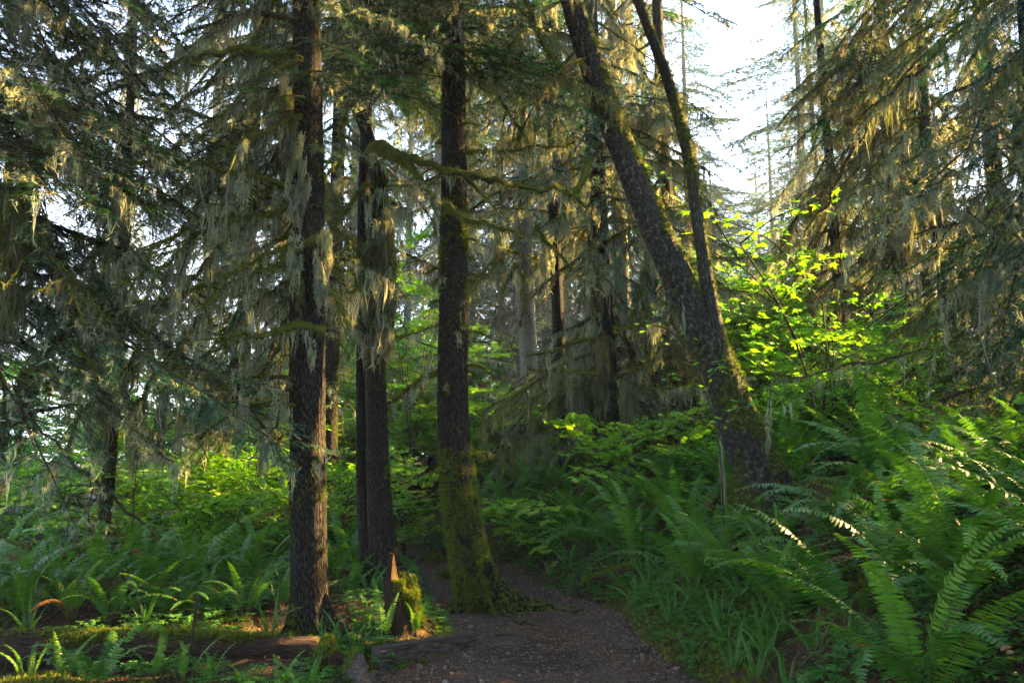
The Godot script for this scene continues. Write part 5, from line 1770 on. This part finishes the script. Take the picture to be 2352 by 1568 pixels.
func make_shrubs() -> void:
	for q in [[600, 10.4], [500, 10.0], [380, 10.8], [690, 11.6], [240, 10.6]]:
		var g0 := at(q[0], 1150, q[1])
		g0.y = land(g0.x, g0.z)
		shrub("low lime green bush rising behind the thicket %s" % ("by the straight brown trunk" if q[0] > 560 else "below the lichen hung limbs" if q[0] > 300 else "beside the moss cloaked tree"), "low bushes behind the fern thicket", g0, rr(0.9, 1.3), 1.5, 24, q[0] % 200 < 100)
	var b := at(1880, 1000, 9.2)
	b.y = land(b.x, b.z)
	var t := thing("vine_maple", "vine maple with backlit yellow green leaves behind the leaning stems", "tree", b)
	for q in [[[1880, 1000], [1850, 850], [1790, 700], [1700, 560]], [[1885, 1000], [1900, 850], [1890, 700]]]:
		var mb := MB.new()
		var pts := []
		for k in q: pts.append(at(k[0], k[1], 9.1) - b)
		pts.push_front(Vector3(0, -0.1, 0))
		var path := smooth_path(pts, 0.1)
		var rad := []
		for k in path.size(): rad.append(lerpf(0.02, 0.008, float(k) / path.size()))
		tube(mb, path, rad, 6, func(_p, _o): return tint(TWIG, 0.3))
		part("stem", mb.mesh(M.wood), t)
	for q in [
		[[[1890, 700], [1780, 560], [1640, 500], [1500, 480]], 34, 0.062], [[[1790, 700], [1700, 610], [1600, 570], [1530, 560]], 26, 0.062], [[[1700, 560], [1780, 500], [1850, 470], [1890, 440]], 18, 0.085],
		[[[1790, 700], [1850, 610], [1900, 590], [1960, 585]], 26, 0.062], [[[1850, 850], [1750, 760], [1690, 720], [1650, 690]], 26, 0.066], [[[1880, 800], [1950, 720], [1990, 680], [2030, 660]], 24, 0.062],
		[[[1850, 820], [1800, 720], [1760, 660], [1690, 640]], 26, 0.066], [[[1700, 600], [1600, 450], [1500, 400], [1400, 390]], 26, 0.06], [[[1870, 900], [1780, 860], [1720, 830], [1680, 800]], 22, 0.07], [[[1880, 950], [1800, 930], [1740, 900], [1700, 900]], 18, 0.075]]:
		maple_bough(t, q[0], 9.1, rr(8.5, 9.6), int(q[1] * 1.25), q[2] * 1.45, 0.36)
	# leaves in front of the leaning trunk
	b = at(1660, 1080, 7.5)
	b.y = land(b.x, b.z)
	t = thing("young_maple", "young maple with large soft green leaves at the foot of the leaning trunk", "tree", b)
	var st := MB.new()
	var sp := smooth_path([Vector3(0, -0.1, 0), at(1650, 1000, 7.4) - b, at(1620, 900, 7.4) - b, at(1580, 800, 7.4) - b], 0.1)
	tube(st, sp, sp.map(func(_q): return 0.008), 5, func(_p, _o): return tint(TWIG, 0.3))
	part("stem", st.mesh(M.wood), t)
	for q in [[[[1650, 1000], [1680, 950], [1720, 920]], 9, 0.06], [[[1620, 900], [1600, 870], [1560, 860]], 12, 0.055], [[[1650, 980], [1600, 960], [1550, 940]], 14, 0.055], [[[1600, 850], [1640, 830], [1700, 850]], 12, 0.06], [[[1580, 800], [1540, 760], [1480, 740]], 14, 0.05]]:
		maple_bough(t, q[0], 7.4, 7.2, q[1], q[2], 0.2)
	# leafy thicket
	for q in [
		[620, 1100, 12.0, 1.9, 1.6, 30, false, "bright green huckleberry bush between the fern thicket and the straight trunk"], [520, 1130, 11.0, 1.2, 1.6, 22, false, ""], [690, 1080, 13.5, 2.4, 1.6, 30, false, ""], [795, 1080, 12.0, 2.1, 1.0, 30, true, "tall maple bush lit yellow green between the straight and the twin trunk"],
		[780, 1130, 11.0, 1.4, 1.0, 18, false, ""], [945, 1140, 15.5, 4.6, 1.6, 60, true, "tall airy maple glowing green between the twin trunk and the buttressed tree"], [930, 1180, 13.0, 1.5, 1.3, 26, true, ""], [985, 1180, 14.0, 2.2, 1.2, 26, false, ""], [430, 1180, 10.4, 1.1, 1.4, 20, false, ""], [310, 1150, 12.0, 2.0, 2.0, 30, true, ""],
		[160, 1180, 11.0, 1.2, 1.8, 26, false, ""], [40, 1200, 10.5, 1.3, 1.8, 26, true, ""], [-80, 1200, 12.0, 2.2, 2.0, 26, true, ""], [240, 1200, 14.5, 3.0, 2.4, 34, true, ""], [470, 1150, 15.0, 3.0, 2.2, 34, true, ""],
		[1240, 1110, 11.3, 0.7, 0.9, 16, true, "low broad leaved bush on the bank by the grey trunk"], [1500, 1110, 10.5, 0.7, 1.1, 16, true, ""], [1585, 1080, 10.0, 0.8, 0.9, 14, true, ""], [1830, 950, 10.6, 1.6, 1.6, 34, false, ""], [1920, 960, 9.6, 1.3, 1.6, 34, true, ""], [2040, 920, 9.8, 1.7, 1.6, 34, false, ""], [2150, 960, 8.6, 1.0, 1.4, 26, false, ""], [2360, 850, 6.6, 0.5, 0.8, 14, true, ""],
		[1740, 980, 13.0, 2.4, 2.0, 34, false, "pale sunlit bush in the bright gap behind the leaning maple"], [1700, 1000, 16.0, 3.4, 2.6, 44, true, ""], [1780, 1000, 18.0, 3.8, 2.8, 40, true, ""], [1100, 1130, 15.0, 1.6, 2.0, 30, true, ""], [1380, 1080, 16.0, 1.6, 2.4, 30, true, ""], [880, 1150, 18.0, 3.0, 2.6, 40, true, ""], [1060, 1130, 20.0, 3.4, 2.6, 40, true, ""]]:
		var g := at(q[0], q[1], q[2])
		g.y = land(g.x, g.z)
		var bank: bool = g.x > edges(-g.z).y
		var name_: String = q[7]
		if name_: shrub(name_, "", g, q[3], q[4], q[5], q[6])
		elif q[2] > 12.4: far_bush("leafy bush with layered leaves standing deep among the trees", "bushes deep among the trees", g, q[3], q[4], rng.randi() % 3 if q[6] else 3)
		elif bank: shrub("maple bush with layered leaves growing on the bank" if q[6] else "small leaved green bush growing on the bank", "bushes on the bank", g, q[3], q[4], q[5], q[6])
		else: shrub("maple bush with layered leaves growing beyond the fern thicket" if q[6] else "small leaved green bush growing beyond the fern thicket", "bushes beyond the fern thicket", g, q[3], q[4], q[5], q[6])


func make_far_bushes() -> void:
	for k in 46:
		var d := rr(13.0, 24.0)
		var g := at(rr(250, 1060) if k < 22 else rr(-150, 1560) if k < 38 else rr(1600, 1900), 1050, d)
		if on_trail(g.x, g.z, 0.6): continue
		g.y = land(g.x, g.z)
		var hp := to_px(g).x
		far_bush("airy maple bush %s %s" % ["far back" if d > 22.0 else "in the undergrowth", "behind the shaded dark boughs" if hp < 300 else "behind the fern thicket" if hp < 700 else "between the straight and the twin trunk" if hp < 850 else "seen beside the twin trunk" if hp < 1000 else "past the buttressed tree" if hp < 1250 else "past the dark trunk across the path" if hp < 1580 else "in the bright clearing"], "bushes of the far undergrowth", g, rr(1.6, 3.6), rr(2.0, 3.2), rng.randi() % 3)


func far_enough(p: Vector3, spots: Array, gap: float) -> bool:
	for q in spots:
		if Vector2(q.x - p.x, q.z - p.z).length() < gap: return false
	return true


# words that tell one fern of the bank from another
func bank_words(p: Vector3, size: float, fronds: int, big: float) -> String:
	var up := p.x - edges(-p.z).y
	var where := "low on the bank" if up < 1.1 else "halfway up the bank" if up < 2.5 else "high on the bank"
	var by := "below the sweeping boughs" if -p.z < 5.6 else "opposite the mossy stump" if -p.z < 7.2 else "near the leaning maple" if -p.z < 9.2 else "at the bend of the path"
	return "%s %s sword fern %s %s" % ["small" if size < big * 0.85 else "large" if size > big * 1.12 else "middling", "full" if fronds > 13 else "sparse", where, by]


func floor_words(p: Vector3, size: float, big: float) -> String:
	var by := "beside the fallen log" if -p.z < 7.0 else "in front of the twin trunk" if p.x > -2.0 else "by the arching mossy branch" if p.x < -3.2 else "behind the straight brown trunk"
	return "%s light green deer fern %s" % ["small" if size < big else "tall", by]


func make_ferns() -> void:
	# the ones that can be picked out
	var g := ground_at(2195, 1345)
	fern("sword_fern", "large upright sword fern with a sunlit tip halfway up the bank", "", g, 0.95, 16, [frond_meshes[0], frond_meshes[2], frond_meshes[7], frond_meshes[12]], 1.0, -100, 4)
	g = ground_at(1790, 1390)
	fern("sword_fern", "bright young sword fern with curled tips on the lower bank", "", g, 0.72, 12, [young_meshes[0], young_meshes[1], frond_meshes[2], young_meshes[2], frond_meshes[1]])
	g = ground_at(1990, 1250)
	fern("sword_fern", "dark arching sword fern below the foot of the leaning maple", "", g, 0.95, 14, [frond_meshes[1], frond_meshes[5], frond_meshes[3]])
	g = ground_at(880, 1478)
	var o := fern("sword_fern", "single sunlit upright fern frond beside the mossy stump", "", g, 0.5, 2, [frond_meshes[4]], 0.2, 100, 14)
	g = ground_at(955, 1462)
	fern("sword_fern", "small fern growing against the mossy stump", "", g, 0.34, 4, [frond_meshes[4], frond_meshes[0]], 1.0, -100, 10)
	g = at(215, 1600, 5.15)
	g.y = land(g.x, g.z)
	fern("sword_fern", "arching sword fern growing in front of the fallen log", "", g, 0.55, 9, [frond_meshes[5], frond_meshes[1], frond_meshes[7]])
	var spots := []
	for q in [[430, 1365, 0.95, 16], [520, 1345, 0.9, 14], [600, 1335, 0.85, 13], [340, 1375, 0.85, 12], [800, 1310, 0.9, 13], [770, 1330, 0.8, 10], [230, 1370, 0.8, 12], [120, 1380, 0.8, 12], [20, 1390, 0.85, 12], [640, 1300, 0.9, 12], [270, 1330, 0.9, 12], [400, 1425, 0.6, 9], [480, 1420, 0.6, 8], [60, 1430, 0.6, 9], [160, 1425, 0.65, 10], [250, 1432, 0.6, 9], [330, 1420, 0.6, 9], [560, 1415, 0.6, 9], [640, 1400, 0.6, 8], [800, 1370, 0.55, 8], [560, 1380, 0.75, 10]]:
		g = ground_at(q[0], q[1])
		spots.append(g)
		var spot := "at the open end of the log" if q[0] < 90 else "under the arching mossy branch" if q[0] < 290 else "below the dead slanting branch" if q[0] < 390 else "behind the upright stick" if q[0] < 500 else "beside the straight brown trunk" if q[0] < 690 else "between the straight and the twin trunk"
		fern("sword_fern", "%s sword fern %s %s" % ["tall" if q[2] > 0.82 else "low" if q[2] < 0.7 else "middling", "growing close behind the log" if q[1] > 1395 else "of the dark thicket", spot], "ferns behind the fallen log", g, q[2], q[3], frond_meshes, 1.0, -100, 8)
	for q in [[60, 1600], [350, 1620], [420, 1590], [480, 1600], [560, 1600], [640, 1590], [700, 1580], [140, 1590]]:
		g = at(q[0], q[1], 5.2)
		g.y = land(g.x, g.z)
		fern("small_fern", "small young fern sprouting in front of the fallen log", "small ferns before the log", g, rr(0.25, 0.38), 5, [frond_meshes[4], frond_meshes[0], frond_meshes[7]], 1.0, -100, 10)
	# thicket further back
	for k in 46:
		var d := rr(9.0, 15.0)
		var p := Vector3(rr(-0.75 * d, edges(d).x - 0.5), 0, -d)
		p.y = land(p.x, p.z)
		if not far_enough(p, spots, 0.55): continue
		spots.append(p)
		var size := rr(0.65, 0.95)
		var spot := "near the shaded dark boughs" if p.x < -0.45 * d else "below the lichen hung branches" if p.x < -0.3 * d else "behind the straight brown trunk" if p.x < -0.2 * d else "behind the twin trunk"
		fern("sword_fern", "%s sword fern deep in the forest %s%s" % ["large" if size > 0.8 else "smaller", spot, ", half hidden" if d > 12.0 else ""], "ferns deep in the forest", p, size, 10, frond_meshes)
	# the bank
	var tries := 0
	var n := 0
	while n < 125 and tries < 5000:
		tries += 1
		var d := lerpf(3.5, 13.5, pow(rng.randf(), 0.9))
		var e := edges(d)
		var p := Vector3(e.y + 0.45 + 4.2 * pow(rng.randf(), 0.85), 0, -d)
		p.y = land(p.x, p.z)
		if absf(p.x) > 0.72 * d + 0.5 or p.distance_to(EYE) < 3.7: continue
		if not far_enough(p, spots, 0.46): continue
		if d < 8.3 and p.x - e.y < 0.9 and rng.randf() < 0.4: continue
		var size := rr(0.68, 1.08)
		var crest := to_px(p + Vector3(0, 0.62 * size, 0))
		if d < 8.4 and crest.x > 1480.0 and crest.x < 2000.0 and crest.y < 1130.0 + maxf(0.0, 1750.0 - crest.x) * 0.25:
			size *= 0.6
			if to_px(p + Vector3(0, 0.62 * size, 0)).y < 1110.0: continue
		spots.append(p)
		n += 1
		var cnt := rng.randi_range(11, 16)
		fern("sword_fern", bank_words(p, size, cnt, 0.88), "ferns on the bank", p, size, cnt, frond_meshes, 1.0, -100, 4)
	n = 0
	tries = 0
	while n < 70 and tries < 2000:
		tries += 1
		var d := rr(4.6, 12.0)
		var e := edges(d)
		var p := Vector3(e.y + 0.1 + 0.75 * rng.randf(), 0, -d)
		p.y = land(p.x, p.z)
		if not far_enough(p, spots, 0.2): continue
		spots.append(p)
		n += 1
		var size := rr(0.22, 0.42)
		fern("deer_fern", "%s deer fern at the foot of the bank %s" % ["low" if size < 0.32 else "tall", "opposite the timber edging" if d < 6.6 else "below the leaning maple" if d < 9.0 else "by the bend of the path"], "deer ferns at the foot of the bank", p, size, 9, lance_meshes, 1.0, -100, 6)
	n = 0
	while n < 45:
		var d := rr(6.2, 9.0)
		var p := Vector3(rr(-0.66 * d, -1.1), 0, -d)
		p.y = land(p.x, p.z)
		n += 1
		var size := rr(0.22, 0.42)
		fern("deer_fern", floor_words(p, size, 0.32), "deer ferns behind the log", p, size, 8, lance_meshes, 1.0, -100, 8)
